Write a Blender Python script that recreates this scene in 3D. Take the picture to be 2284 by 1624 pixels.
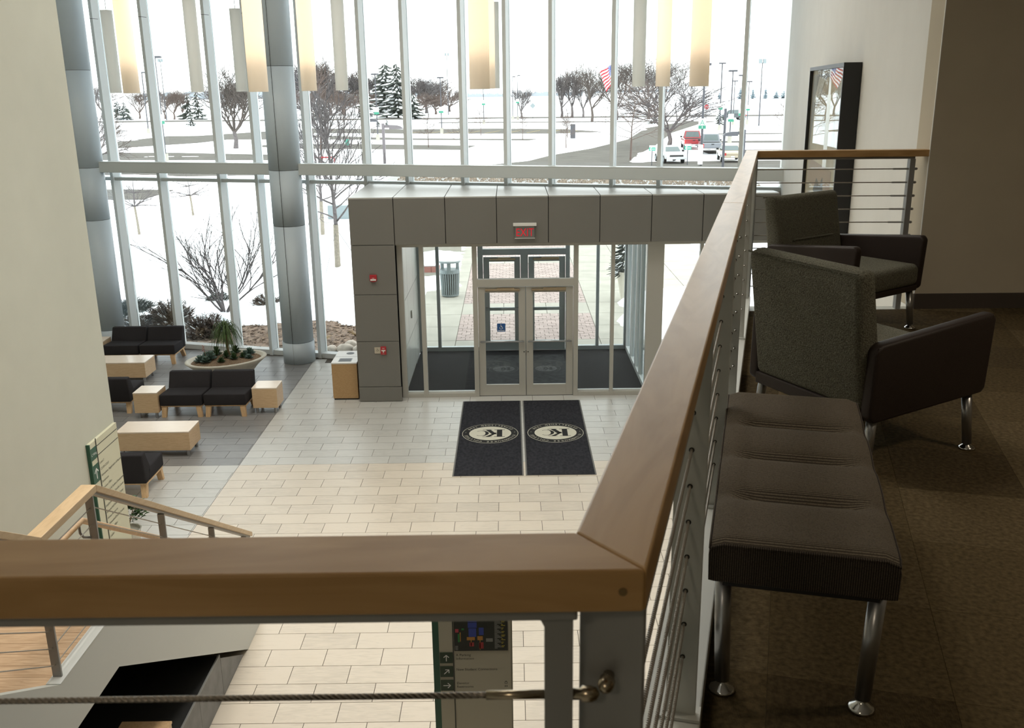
import bpy, bmesh, math, random
from mathutils import Vector, Matrix
PI = math.pi
for o in list(bpy.data.objects): bpy.data.objects.remove(o)
scene = bpy.context.scene
COL = scene.collection
# ------------------------------------------------------------------ camera
FPX, CAMZ, PITCH, ROLL = 2110.0, 5.575, math.radians(16.3), -0.0125
fw = Vector((0, math.cos(PITCH), -math.sin(PITCH)))
r0 = Vector((1, 0, 0)); u0 = r0.cross(fw)
cR = r0 * math.cos(ROLL) + u0 * math.sin(ROLL)
cU = u0 * math.cos(ROLL) - r0 * math.sin(ROLL)
cd = bpy.data.cameras.new('camera'); cam = bpy.data.objects.new('camera', cd); COL.objects.link(cam)
cd.sensor_width = 36.0; cd.lens = FPX / 2284 * 36; cd.clip_start = 0.05; cd.clip_end = 4000
cd.dof.use_dof = True; cd.dof.focus_distance = 13.0; cd.dof.aperture_fstop = 15
M = Matrix((cR, cU, -fw)).transposed().to_4x4(); M.translation = (0, 0, CAMZ)
cam.matrix_world = M
scene.camera = cam
def project(p):
    v = Vector(p) - Vector((0, 0, CAMZ)); z = v.dot(fw)
    if z < .05: return None
    return 1142 + FPX * v.dot(cR) / z, 812 - FPX * v.dot(cU) / z
# ------------------------------------------------------------------ sky: even white overcast
w = bpy.data.worlds.new('overcast'); scene.world = w; w.use_nodes = True
bg = w.node_tree.nodes['Background']; bg.inputs[0].default_value = (.96, .98, 1.0, 1); bg.inputs[1].default_value = 2.35
# ------------------------------------------------------------------ exposure
vs = scene.view_settings; vs.view_transform = 'Standard'; vs.look = 'None'; vs.exposure = 0.72; vs.gamma = 1; vs.use_curve_mapping = False
CEIL_FILL_POWER = 22.0  # strength of the fill lights added above the atrium
# ------------------------------------------------------------------ object helpers
def link(o, parent=None):
    COL.objects.link(o)
    if parent: o.parent = parent
    return o
def tag(o, label=None, cat=None, group=None, kind=None):
    if label: o['label'] = label
    if cat: o['category'] = cat
    if group: o['group'] = group
    if kind: o['kind'] = kind
    return o
def empty(name, loc=(0, 0, 0), rz=0, label=None, cat=None, group=None, kind=None):
    o = bpy.data.objects.new(name, None); link(o); o.location = loc; o.rotation_euler = (0, 0, rz)
    o.empty_display_size = .1
    return tag(o, label, cat, group, kind)
def copy_tree(o, parent=None):
    c = o.copy(); link(c, parent)
    for ch in list(o.children): copy_tree(ch, c)
    return c
class MB:
    def __init__(s): s.v = []; s.f = []
    def add(s, vs_, fs_):
        n = len(s.v); s.v += [tuple(p) for p in vs_]; s.f += [tuple(i + n for i in q) for q in fs_]; return s
    def box(s, x0, x1, y0, y1, z0, z1):
        return s.prism([(x0, y0), (x1, y0), (x1, y1), (x0, y1)], z0, z1)
    def prism(s, poly, z0, z1):
        k = len(poly); vs_ = [(x, y, z0) for x, y in poly] + [(x, y, z1) for x, y in poly]
        return s.add(vs_, [tuple(reversed(range(k))), tuple(range(k, 2 * k))] + [(i, (i + 1) % k, k + (i + 1) % k, k + i) for i in range(k)])
    def prismx(s, poly, x0, x1):   # poly in (y,z)
        k = len(poly); vs_ = [(x0, y, z) for y, z in poly] + [(x1, y, z) for y, z in poly]
        return s.add(vs_, [tuple(reversed(range(k))), tuple(range(k, 2 * k))] + [(i, (i + 1) % k, k + (i + 1) % k, k + i) for i in range(k)])
    def prismy(s, poly, y0, y1):   # poly in (x,z)
        k = len(poly); vs_ = [(x, y0, z) for x, z in poly] + [(x, y1, z) for x, z in poly]
        return s.add(vs_, [tuple(range(k)), tuple(reversed(range(k, 2 * k)))] + [(i, k + i, k + (i + 1) % k, (i + 1) % k) for i in range(k)])
    def hexa(s, p8):               # bottom 4, top 4
        return s.add(p8, [(3, 2, 1, 0), (4, 5, 6, 7), (0, 1, 5, 4), (1, 2, 6, 5), (2, 3, 7, 6), (3, 0, 4, 7)])
    def tube(s, pts, r, n=6, cap=True):
        pts = [Vector(p) for p in pts]; k = len(pts)
        rr = r if isinstance(r, (list, tuple)) else [r] * k
        vs_ = []; ref = Vector((0, 0, 1))
        for i, p in enumerate(pts):
            t = (pts[min(i + 1, k - 1)] - pts[max(i - 1, 0)])
            if t.length < 1e-9: t = Vector((0, 0, 1))
            t.normalize()
            a = ref if abs(t.dot(ref)) < .95 else Vector((1, 0, 0))
            u = t.cross(a).normalized(); w_ = t.cross(u)
            for j in range(n):
                q = 2 * PI * j / n; vs_.append(p + (u * math.cos(q) + w_ * math.sin(q)) * rr[i])
        fs_ = [(i * n + j, i * n + (j + 1) % n, (i + 1) * n + (j + 1) % n, (i + 1) * n + j) for i in range(k - 1) for j in range(n)]
        if cap: fs_ += [tuple(range(n)), tuple(reversed(range((k - 1) * n, k * n)))]
        return s.add(vs_, fs_)
    def lathe(s, prof, n=24, cx=0, cy=0, sx=1, sy=1, rot=0, cap=True):
        vs_ = []; c, d = math.cos(rot), math.sin(rot)
        for r, z in prof:
            for j in range(n):
                q = 2 * PI * j / n; x, y = r * math.cos(q) * sx, r * math.sin(q) * sy
                vs_.append((cx + x * c - y * d, cy + x * d + y * c, z))
        k = len(prof)
        fs_ = [(i * n + j, i * n + (j + 1) % n, (i + 1) * n + (j + 1) % n, (i + 1) * n + j) for i in range(k - 1) for j in range(n)]
        if cap: fs_ += [tuple(reversed(range(n))), tuple(range((k - 1) * n, k * n))]
        return s.add(vs_, fs_)
    def rot(s, ang, c=(0, 0)):
        ca, sa = math.cos(ang), math.sin(ang)
        s.v = [(c[0] + (x - c[0]) * ca - (y - c[1]) * sa, c[1] + (x - c[0]) * sa + (y - c[1]) * ca, z) for x, y, z in s.v]; return s
    def tf(s, fn): s.v = [tuple(fn(*p)) for p in s.v]; return s
    def mesh(s, name, mat=None, smooth=False, fix=True):
        me = bpy.data.meshes.new(name); me.from_pydata(s.v, [], s.f)
        if fix:
            bm = bmesh.new(); bm.from_mesh(me); bmesh.ops.recalc_face_normals(bm, faces=bm.faces[:]); bm.to_mesh(me); bm.free()
        if mat: me.materials.append(mat)
        if smooth: me.polygons.foreach_set('use_smooth', [True] * len(me.polygons))
        me.update(); return me
    def build(s, name, mat, parent=None, smooth=False, bevel=0, seg=2, fix=True, label=None, cat=None, group=None, kind=None):
        o = bpy.data.objects.new(name, s.mesh(name, mat, smooth, fix)); link(o, parent)
        if bevel:
            m = o.modifiers.new('bevel', 'BEVEL'); m.width = bevel; m.segments = seg; m.limit_method = 'ANGLE'; m.angle_limit = math.radians(40)
        if smooth and bevel:
            pass
        return tag(o, label, cat, group, kind)
def inst(name, me, parent=None, loc=(0, 0, 0), rz=0, sc=None):
    o = bpy.data.objects.new(name, me); link(o, parent); o.location = loc; o.rotation_euler = (0, 0, rz)
    if sc: o.scale = sc
    return o
def soft(mb, name, mat, parent, width, seg=4):
    """cushion: bevelled, smooth shaded"""
    o = mb.build(name, mat, parent, smooth=True); m = o.modifiers.new('bevel', 'BEVEL'); m.width = width; m.segments = seg
    m.limit_method = 'ANGLE'; m.angle_limit = math.radians(40); m.harden_normals = False
    return o
# ------------------------------------------------------------------ materials
MATS = {}
def mat(name, col, rough=.6, metal=0, noise=None, bump=None, spec=.5, coat=0):
    m = bpy.data.materials.new(name); m.use_nodes = True; nt = m.node_tree; b = nt.nodes['Principled BSDF']
    b.inputs['Base Color'].default_value = (*col, 1); b.inputs['Roughness'].default_value = rough; b.inputs['Metallic'].default_value = metal
    b.inputs['Specular IOR Level'].default_value = spec; b.inputs['Coat Weight'].default_value = coat
    tc = nt.nodes.new('ShaderNodeTexCoord')
    if noise:
        sc, amt = noise[0], noise[1]; st = noise[2] if len(noise) > 2 else (1, 1, 1)
        mp = nt.nodes.new('ShaderNodeMapping'); mp.inputs['Scale'].default_value = st; nt.links.new(tc.outputs['Object'], mp.inputs[0])
        n = nt.nodes.new('ShaderNodeTexNoise'); n.inputs['Scale'].default_value = sc; n.inputs['Detail'].default_value = 5; nt.links.new(mp.outputs[0], n.inputs['Vector'])
        r = nt.nodes.new('ShaderNodeValToRGB'); lo, hi = 1 - amt, 1 + amt
        r.color_ramp.elements[0].position = .3; r.color_ramp.elements[1].position = .7
        r.color_ramp.elements[0].color = (*[min(1, c * lo) for c in col], 1); r.color_ramp.elements[1].color = (*[min(1, c * hi) for c in col], 1)
        nt.links.new(n.outputs['Fac'], r.inputs[0]); nt.links.new(r.outputs[0], b.inputs['Base Color'])
    if bump:
        st = bump[2] if len(bump) > 2 else (1, 1, 1)
        mp = nt.nodes.new('ShaderNodeMapping'); mp.inputs['Scale'].default_value = st; nt.links.new(tc.outputs['Object'], mp.inputs[0])
        n = nt.nodes.new('ShaderNodeTexNoise'); n.inputs['Scale'].default_value = bump[0]; n.inputs['Detail'].default_value = 4; nt.links.new(mp.outputs[0], n.inputs['Vector'])
        bp = nt.nodes.new('ShaderNodeBump'); bp.inputs['Strength'].default_value = bump[1]; bp.inputs['Distance'].default_value = .01
        nt.links.new(n.outputs['Fac'], bp.inputs['Height']); nt.links.new(bp.outputs[0], b.inputs['Normal'])
    MATS[name] = m; return m
def wood(name, c1, c2, scale=6, axis=(1, 8, 8), rough=.35, dist=3.0, coat=0.0):
    m = bpy.data.materials.new(name); m.use_nodes = True; nt = m.node_tree; b = nt.nodes['Principled BSDF']; b.inputs['Roughness'].default_value = rough
    b.inputs['Coat Weight'].default_value = coat; b.inputs['Coat Roughness'].default_value = .2; b.inputs['Specular IOR Level'].default_value = .25
    tc = nt.nodes.new('ShaderNodeTexCoord'); mp = nt.nodes.new('ShaderNodeMapping'); mp.inputs['Scale'].default_value = axis; nt.links.new(tc.outputs['Object'], mp.inputs[0])
    n = nt.nodes.new('ShaderNodeTexNoise'); n.inputs['Scale'].default_value = scale; n.inputs['Detail'].default_value = 6; n.inputs['Distortion'].default_value = dist
    nt.links.new(mp.outputs[0], n.inputs['Vector'])
    r = nt.nodes.new('ShaderNodeValToRGB'); r.color_ramp.elements[0].position = .35; r.color_ramp.elements[1].position = .62
    r.color_ramp.elements[0].color = (*c1, 1); r.color_ramp.elements[1].color = (*c2, 1)
    nt.links.new(n.outputs['Fac'], r.inputs[0]); nt.links.new(r.outputs[0], b.inputs['Base Color']); return m
def glass_mat(name, tint, refl=.9):
    m = bpy.data.materials.new(name); m.use_nodes = True; nt = m.node_tree
    for n in list(nt.nodes): nt.nodes.remove(n)
    out = nt.nodes.new('ShaderNodeOutputMaterial'); mix = nt.nodes.new('ShaderNodeMixShader'); t = nt.nodes.new('ShaderNodeBsdfTransparent'); g = nt.nodes.new('ShaderNodeBsdfGlossy')
    fr = nt.nodes.new('ShaderNodeFresnel'); fr.inputs[0].default_value = 1.45; mu = nt.nodes.new('ShaderNodeMath'); mu.operation = 'MULTIPLY'; mu.inputs[1].default_value = refl
    t.inputs[0].default_value = (*tint, 1); g.inputs['Roughness'].default_value = .0; g.inputs[0].default_value = (.9, .95, 1, 1)
    nt.links.new(fr.outputs[0], mu.inputs[0]); nt.links.new(mu.outputs[0], mix.inputs[0]); nt.links.new(t.outputs[0], mix.inputs[1]); nt.links.new(g.outputs[0], mix.inputs[2]); nt.links.new(mix.outputs[0], out.inputs[0])
    return m
def shade_mat(name, col):
    m = bpy.data.materials.new(name); m.use_nodes = True; nt = m.node_tree
    for n in list(nt.nodes): nt.nodes.remove(n)
    out = nt.nodes.new('ShaderNodeOutputMaterial'); mix = nt.nodes.new('ShaderNodeMixShader'); t = nt.nodes.new('ShaderNodeBsdfTranslucent'); g = nt.nodes.new('ShaderNodeBsdfDiffuse')
    t.inputs[0].default_value = (*col, 1); g.inputs[0].default_value = (*col, 1); mix.inputs[0].default_value = .42
    nt.links.new(g.outputs[0], mix.inputs[1]); nt.links.new(t.outputs[0], mix.inputs[2]); nt.links.new(mix.outputs[0], out.inputs[0]); return m
def emit_mat(name, col, s):
    m = bpy.data.materials.new(name); m.use_nodes = True; b = m.node_tree.nodes['Principled BSDF']
    b.inputs['Base Color'].default_value = (*col, 1); b.inputs['Emission Color'].default_value = (*col, 1); b.inputs['Emission Strength'].default_value = s; return m
def tile_mat(name, col, streak):
    """porcelain: a shade of its own per tile, faint slanting streaks"""
    m = bpy.data.materials.new(name); m.use_nodes = True; nt = m.node_tree; b = nt.nodes['Principled BSDF']; b.inputs['Roughness'].default_value = .38
    tc = nt.nodes.new('ShaderNodeNewGeometry'); mp = nt.nodes.new('ShaderNodeMapping'); mp.inputs['Rotation'].default_value = (0, 0, .35); mp.inputs['Scale'].default_value = (2, 14, 1)
    nt.links.new(tc.outputs['Position'], mp.inputs[0])
    n = nt.nodes.new('ShaderNodeTexNoise'); n.inputs['Scale'].default_value = 2.5; n.inputs['Detail'].default_value = 6; n.inputs['Distortion'].default_value = 1.2; nt.links.new(mp.outputs[0], n.inputs['Vector'])
    n2 = nt.nodes.new('ShaderNodeTexNoise'); n2.inputs['Scale'].default_value = 1.6; n2.inputs['Detail'].default_value = 2; nt.links.new(tc.outputs['Position'], n2.inputs['Vector'])
    oi = nt.nodes.new('ShaderNodeObjectInfo'); ad = nt.nodes.new('ShaderNodeMath'); ad.operation = 'MULTIPLY_ADD'; ad.inputs[1].default_value = .35
    nt.links.new(oi.outputs['Random'], ad.inputs[0]); nt.links.new(n.outputs['Fac'], ad.inputs[2])
    ad2 = nt.nodes.new('ShaderNodeMath'); ad2.operation = 'MULTIPLY_ADD'; ad2.inputs[1].default_value = .5; nt.links.new(n2.outputs['Fac'], ad2.inputs[0]); nt.links.new(ad.outputs[0], ad2.inputs[2])
    r = nt.nodes.new('ShaderNodeValToRGB'); r.color_ramp.elements[0].position = .5; r.color_ramp.elements[1].position = 1.1 if False else 1.0
    r.color_ramp.elements[0].color = (*[c * (1 - streak) for c in col], 1); r.color_ramp.elements[1].color = (*[min(1, c * (1 + streak)) for c in col], 1)
    nt.links.new(ad2.outputs[0], r.inputs[0]); nt.links.new(r.outputs[0], b.inputs['Base Color'])
    bp = nt.nodes.new('ShaderNodeBump'); bp.inputs['Strength'].default_value = .12; bp.inputs['Distance'].default_value = .004; nt.links.new(n.outputs['Fac'], bp.inputs['Height']); nt.links.new(bp.outputs[0], b.inputs['Normal'])
    return m
def stripe_fabric(name, c1, c2, freq, axis):
    """woven cloth: fine lines with a paler thread here and there"""
    m = bpy.data.materials.new(name); m.use_nodes = True; nt = m.node_tree; b = nt.nodes['Principled BSDF']; b.inputs['Roughness'].default_value = .95; b.inputs['Specular IOR Level'].default_value = .2
    tc = nt.nodes.new('ShaderNodeTexCoord'); wv = nt.nodes.new('ShaderNodeTexWave'); wv.bands_direction = axis; wv.inputs['Scale'].default_value = freq; wv.inputs['Distortion'].default_value = .6; wv.inputs['Detail'].default_value = 3
    nt.links.new(tc.outputs['Object'], wv.inputs['Vector'])
    n = nt.nodes.new('ShaderNodeTexNoise'); n.inputs['Scale'].default_value = 260; nt.links.new(tc.outputs['Object'], n.inputs['Vector'])
    mu = nt.nodes.new('ShaderNodeMath'); mu.operation = 'MULTIPLY'; nt.links.new(wv.outputs['Fac'], mu.inputs[0]); nt.links.new(n.outputs['Fac'], mu.inputs[1])
    r = nt.nodes.new('ShaderNodeValToRGB'); r.color_ramp.elements[0].position = .10; r.color_ramp.elements[1].position = .48; r.color_ramp.elements[0].color = (*c1, 1); r.color_ramp.elements[1].color = (*c2, 1)
    nt.links.new(mu.outputs[0], r.inputs[0]); nt.links.new(r.outputs[0], b.inputs['Base Color'])
    bp = nt.nodes.new('ShaderNodeBump'); bp.inputs['Strength'].default_value = .4; bp.inputs['Distance'].default_value = .002; nt.links.new(mu.outputs[0], bp.inputs['Height']); nt.links.new(bp.outputs[0], b.inputs['Normal'])
    return m
m_tile_beige = tile_mat('tile_beige', (.555, .49, .405), .12)
m_tile_grey = tile_mat('tile_grey', (.47, .46, .43), .12)
m_tile_dark = tile_mat('tile_dark', (.205, .20, .195), .16)
m_grout = mat('grout', (.10, .085, .07), .9)
m_wallL = mat('paint_pale_sage', (.515, .515, .44), .85, noise=(3, .02), bump=(140, .06))
m_wallW = mat('paint_white', (.71, .70, .66), .85, noise=(3, .02), bump=(140, .06))
m_wallD = mat('paint_tan', (.56, .50, .39), .85, noise=(3, .03), bump=(140, .06))
m_ceil = mat('paint_ceiling', (.78, .77, .74), .9)
m_base = mat('baseboard_brown', (.07, .055, .045), .6)
m_base_pale = mat('baseboard_taupe', (.34, .31, .28), .6)
m_mull = mat('aluminium_pale', (.66, .68, .67), .45, .0)
m_frame = mat('aluminium_champagne', (.47, .455, .41), .45, .1)
m_frame2 = mat('aluminium_cool', (.33, .36, .37), .45, .3)
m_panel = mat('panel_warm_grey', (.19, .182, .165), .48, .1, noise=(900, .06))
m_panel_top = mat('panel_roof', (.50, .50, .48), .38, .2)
m_panel_in = mat('panel_bright', (.62, .62, .58), .3, .2)
m_gap = mat('joint_black', (.03, .03, .03), .9)
m_col = mat('column_blue_grey', (.57, .64, .69), .42, .0, noise=(700, .04))
m_beam = mat('beam_grey', (.56, .59, .58), .5, .0)
m_steel = mat('steel_paint', (.30, .30, .29), .45, .3)
m_steel_w = mat('steel_pale', (.55, .56, .53), .5, .1)
m_cable = mat('steel_cable', (.42, .38, .33), .35, .8, bump=(60, .8, (1, 1, 1)))
def cable_mat():
    m = mat('twisted_cable', (.40, .36, .31), .4, .6); nt = m.node_tree; b = nt.nodes['Principled BSDF']
    tc = nt.nodes.new('ShaderNodeTexCoord'); wv = nt.nodes.new('ShaderNodeTexWave'); wv.bands_direction = 'DIAGONAL'; wv.inputs['Scale'].default_value = 95
    nt.links.new(tc.outputs['Object'], wv.inputs['Vector']); bp = nt.nodes.new('ShaderNodeBump'); bp.inputs['Strength'].default_value = 1; bp.inputs['Distance'].default_value = .002
    nt.links.new(wv.outputs['Fac'], bp.inputs['Height']); nt.links.new(bp.outputs[0], b.inputs['Normal']); return m
m_cable = cable_mat()
m_chrome = mat('chrome', (.62, .62, .62), .15, 1)
m_brass = mat('worn_nickel', (.45, .38, .28), .25, 1)
m_railw = wood('maple_rail', (.42, .245, .095), (.52, .32, .14), 2.2, (1.2, 6, 6), .36, 1.5, .15)
m_railw2 = wood('maple_rail_long', (.42, .245, .095), (.52, .32, .14), 2.2, (6, 1.2, 6), .36, 1.5, .15)
m_maple = wood('maple_veneer', (.63, .43, .25), (.71, .51, .315), 9, (1, 1, 9), .35, .6)
m_maple_top = wood('maple_laminate', (.80, .67, .54), (.84, .71, .58), 6, (1, 9, 9), .25, .6)
m_maple_leg = wood('maple_solid', (.62, .40, .22), (.72, .49, .28), 8, (6, 6, 1), .4, .6)
m_floorwood = wood('stair_wood', (.38, .25, .15), (.50, .35, .225), 5, (1, 9, 9), .35, 1.2)
m_blackfab = mat('charcoal_fabric', (.033, .030, .032), .95, noise=(500, .5), bump=(700, .25), spec=.15)
m_mat = mat('mat_charcoal', (.030, .030, .036), .95, noise=(26, .35, (1, .5, 1)), bump=(500, .5), spec=.1)
m_matedge = mat('mat_edge', (.16, .16, .15), .9)
m_logo = mat('logo_cream', (.62, .60, .50), .9, noise=(150, .1))
m_logo_bk = mat('logo_black', (.012, .012, .012), .95)
m_logo_dim = mat('logo_worn', (.10, .10, .10), .95, noise=(30, .4))
m_vmat = mat('entry_carpet', (.034, .032, .034), .95, noise=(9, .4, (.2, 10, 1)), bump=(160, .6, (.1, 1, 1)), spec=.1)
m_olive = mat('olive_weave', (.155, .15, .115), .95, noise=(190, .5), bump=(170, .9), spec=.15)
m_leather = mat('espresso_vinyl', (.030, .021, .018), .5, noise=(300, .15), bump=(350, .12), spec=.3)
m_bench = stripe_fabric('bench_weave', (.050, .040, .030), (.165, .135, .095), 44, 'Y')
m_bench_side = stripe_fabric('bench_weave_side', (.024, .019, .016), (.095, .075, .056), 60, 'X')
m_legm = mat('satin_leg', (.42, .42, .43), .3, .9)
m_white = mat('white_plastic', (.78, .77, .74), .4)
m_black = mat('black', (.012, .012, .012), .5)
m_red = mat('alarm_red', (.42, .02, .03), .4)
m_exit = emit_mat('exit_red', (.62, .004, .02), .25)
m_green = mat('sign_green', (.022, .085, .052), .5)
m_signcream = mat('sign_cream', (.58, .56, .42), .6)
m_signolive = mat('sign_khaki', (.40, .375, .29), .6)
m_ink = mat('sign_ink', (.05, .055, .045), .7)
m_inkw = mat('sign_white', (.75, .75, .72), .6)
m_blue = mat('access_blue', (.02, .10, .32), .5)
m_bowl = mat('stone_bowl', (.62, .58, .49), .8, noise=(40, .06))
m_pebble = mat('brown_pebble', (.20, .135, .085), .9, noise=(60, .5))
m_leaf = mat('leaf_green', (.075, .13, .035), .5, noise=(20, .4))
m_leaf2 = mat('leaf_blue_green', (.11, .17, .14), .55, noise=(30, .3))
m_leafd = mat('leaf_dark', (.045, .09, .03), .45, noise=(30, .4))
m_stem = mat('stem_tan', (.30, .21, .12), .8)
m_pink = mat('flower_pink', (.55, .15, .12), .7)
m_snow = mat('snow', (.90, .91, .93), .9, noise=(.6, .03), bump=(1.2, .3))
m_asph = mat('wet_asphalt', (.10, .092, .08), .85, noise=(.5, .25, (1, 3, 1)), spec=.1)
m_conc = mat('concrete', (.34, .32, .275), .85, noise=(1.5, .12))
m_paver = mat('brick_paver', (.36, .285, .262), .9, noise=(2.5, .15))
m_mulch = mat('mulch', (.17, .115, .08), .95, noise=(9, .5))
m_chip = mat('mulch_chip', (.24, .165, .115), .95, noise=(15, .5))
m_bark = mat('bark', (.085, .068, .060), .95, noise=(9, .4))
m_bark2 = mat('bark_grey', (.115, .10, .10), .95, noise=(9, .4))
m_bark_pale = mat('bark_wrapped', (.24, .21, .165), .9, noise=(20, .2))
m_twig = mat('twig_brown', (.125, .09, .077), .95)
m_conif = mat('conifer', (.038, .045, .036), .9, noise=(6, .5))
m_junip = mat('juniper_brown', (.085, .06, .045), .95, noise=(12, .5))
m_pole = mat('pole_bronze', (.055, .055, .065), .5)
m_pole_p = mat('pole_violet_grey', (.16, .14, .15), .5)
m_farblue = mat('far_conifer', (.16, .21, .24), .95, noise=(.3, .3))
m_gravel = mat('roof_gravel', (.33, .26, .20), .95, noise=(20, .5))
m_gal = mat('galvanised', (.22, .26, .27), .5, .3)
m_glass = glass_mat('window_glass', (.93, .96, .95), .9)
m_glass_d = glass_mat('door_glass', (.94, .96, .95), .55)
m_carglass = mat('car_glass', (.10, .13, .13), .1)
m_artglass = glass_mat('picture_glass', (.97, .98, .97), .28)
m_shade_lit = shade_mat('shade_lit', (.93, .87, .78))
m_shade_off = shade_mat('shade_unlit', (.90, .90, .87))
# ------------------------------------------------------------------ text and flat marks
def text_polys(s, size=1.0, align='LEFT', space=1.0):
    cu = bpy.data.curves.new('t', 'FONT'); cu.body = s; cu.size = size; cu.align_x = align; cu.fill_mode = 'FRONT'; cu.resolution_u = 2; cu.space_character = space
    o = bpy.data.objects.new('t', cu); COL.objects.link(o); dg = bpy.context.evaluated_depsgraph_get(); dg.update()
    me = bpy.data.meshes.new_from_object(o.evaluated_get(dg)); vs_ = [tuple(v.co) for v in me.vertices]; fs_ = [tuple(p.vertices) for p in me.polygons]
    bpy.data.objects.remove(o); bpy.data.curves.remove(cu); bpy.data.meshes.remove(me); return vs_, fs_
def text(mb, s, size, fn, align='LEFT', space=1.0):
    """fn maps the letter plane (x, y) to a point"""
    vs_, fs_ = text_polys(s, size, align, space); mb.add([fn(x, y) for x, y, _ in vs_], fs_); return mb
# =================================================================== THE SETTING
ZF, ZR, ZC, ZM = 4.075, 5.147, 9.5, 6.9           # upper floor, rail top, atrium ceiling, mezzanine ceiling
A16 = math.radians(16); CT, ST = math.cos(A16), math.sin(A16)
P0 = (-4.5, 19.948)
def cw(s, off=0):      # point on the curtain wall: s along it to the right, off outwards
    return (P0[0] + CT * s + ST * off, P0[1] - ST * s + CT * off)
def cwbox(mb, s0, s1, o0, o1, z0, z1):
    return mb.prism([cw(s0, o0), cw(s1, o0), cw(s1, o1), cw(s0, o1)], z0, z1)
SL, SR = -11.0, 10.35
# ---- ground floor and its tiles
YB = 13.66; TW, TH, GAP = .5805, .2975, .0065
XBORD = -4.25
fl = empty('floor', kind='structure')
fmb = MB(); fmb.prism([(-15.3, -5), (7.2, -5), (7.2, 16.6), cw(SR, -.02), cw(SL, -.02), (-15.3, 22.9)], -.05, -.006)
fmb.build('slab', m_grout, fl)
tiles = []
for k in range(-33, 30):
    y1 = YB - TH * k; y0 = y1 - TH
    if y1 < 4.2 or y0 > 23: continue
    ph = -3.98 if k % 2 == 0 else -3.69
    x = ph - TW * 22
    while x < 7.0:
        segs = [(x, x + TW)]
        if x < XBORD < x + TW: segs = [(x, XBORD), (XBORD, x + TW)]
        for a, b in segs:
            if b - a < .012: continue
            cx, cy = (a + b) / 2, (y0 + y1) / 2
            lim = P0[1] - math.tan(A16) * (cx - P0[0]) - .12
            if cx < -15 or cx > 6.9 or y1 > lim: continue
            if -2.83 < cx and cy > 16.95: continue
            tiles.append((a, b, y0, y1))
        x += TW
def zone(cx, cy):
    if cx < XBORD: return m_tile_dark if cy > YB - .01 else m_tile_grey
    return m_tile_grey if cy > YB - .01 else m_tile_beige
def seen(cx, cy):
    q = project((cx, cy, 0))
    if not q or not (-30 < q[0] < 2310 and 0 < q[1] < 1660): return -1
    x, y = q
    if x > 1500 - (y - 1186) * .1 or (1186 < y < 1392 and x < 1440): return -1
    if y < 1186 and x > 1285 + (1186 - y) * .475: return -1
    if x < 120 + y * .139: return -1
    return 1.0 / ((cy) ** 2 + CAMZ ** 2) ** 1.5
tiles.sort(key=lambda t: -seen((t[0] + t[1]) / 2, (t[2] + t[3]) / 2) * (t[1] - t[0]))
rest = {}
shared = {}
for i, (a, b, y0, y1) in enumerate(tiles):
    cx, cy = (a + b) / 2, (y0 + y1) / 2; m = zone(cx, cy)
    if i < 300:
        key = (m.name, round(b - a, 3))
        if key not in shared:
            hw, hh = (b - a) / 2 - GAP / 2, TH / 2 - GAP / 2
            shared[key] = MB().prism([(-hw, -hh), (hw, -hh), (hw, hh), (-hw, hh)], -.012, 0).mesh('tile', m)
        inst('tile', shared[key], fl, (cx, cy, 0))
    else:
        rest.setdefault(m.name, MB()).box(a + GAP / 2, b - GAP / 2, y0 + GAP / 2, y1 - GAP / 2, -.012, 0)
for nm, mb in rest.items(): mb.build('far_tiles', bpy.data.materials[nm], fl, fix=False, kind='stuff')
# ---- walls, ceiling
WL = -4.69
MB().box(WL - .25, WL, -5, 10.5, 0, ZC).build('wall_left', m_wallL, kind='structure')
MB().box(-15.2, WL - .25, 7.9, 8.1, 0, ZC).build('wall_lounge', m_wallL, kind='structure')
MB().box(-15.4, -15.2, 7.9, 23.2, 0, ZC).build('wall_far_left', m_wallL, kind='structure')
WA, WB_ = (2.775, 6.375), (4.95, 17.62)
dwx, dwy = WB_[0] - WA[0], WB_[1] - WA[1]; dl = math.hypot(dwx, dwy); dwx /= dl; dwy /= dl
MB().prism([WA, (WA[0] + .3, WA[1]), (WB_[0] + .3, WB_[1] - .1), WB_], 0, ZC).build('wall_right', m_wallW, kind='structure')
MB().box(WA[0] + .004, 7.2, 6.375, 6.6, ZF, ZM + .02).tf(lambda x, y, z: (x, y - .06 * (x - 2.775) / 4, z)).build('wall_corridor', m_wallD, kind='structure')
bb = MB().box(WA[0], 7.0, 6.36, 6.376, ZF, ZF + .105).tf(lambda x, y, z: (x, y - .06 * (x - 2.775) / 4, z)); bb.build('baseboard_corridor', m_base, kind='structure')
MB().prism([(WA[0] - .012, WA[1]), WA, (WA[0] + dwx * .35, WA[1] + dwy * .35), (WA[0] + dwx * .35 - .012, WA[1] + dwy * .35)], ZF, ZF + .105).build('baseboard_right', m_base_pale, kind='structure')
MB().box(7.0, 7.2, -5, 17.1, 0, ZC).build('wall_far_right', m_wallD, kind='structure')
MB().prism([(WB_[0] + .2, WB_[1] - .5), (7.1, 16.9), (7.1, 17.1), (WB_[0] + .2, WB_[1] - .1)], 0, ZC).build('wall_corner', m_wallW, kind='structure')
MB().box(-5, 7.2, -5.2, -5, 0, ZC).build('wall_back', m_wallD, kind='structure')
MB().prism([(-15.4, -5.2), (7.3, -5.2), (7.3, 16.7), cw(SR, .3), cw(SL, .3), (-15.4, 23.4)], ZC, ZC + .3).build('ceiling', m_ceil, kind='structure')
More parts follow.
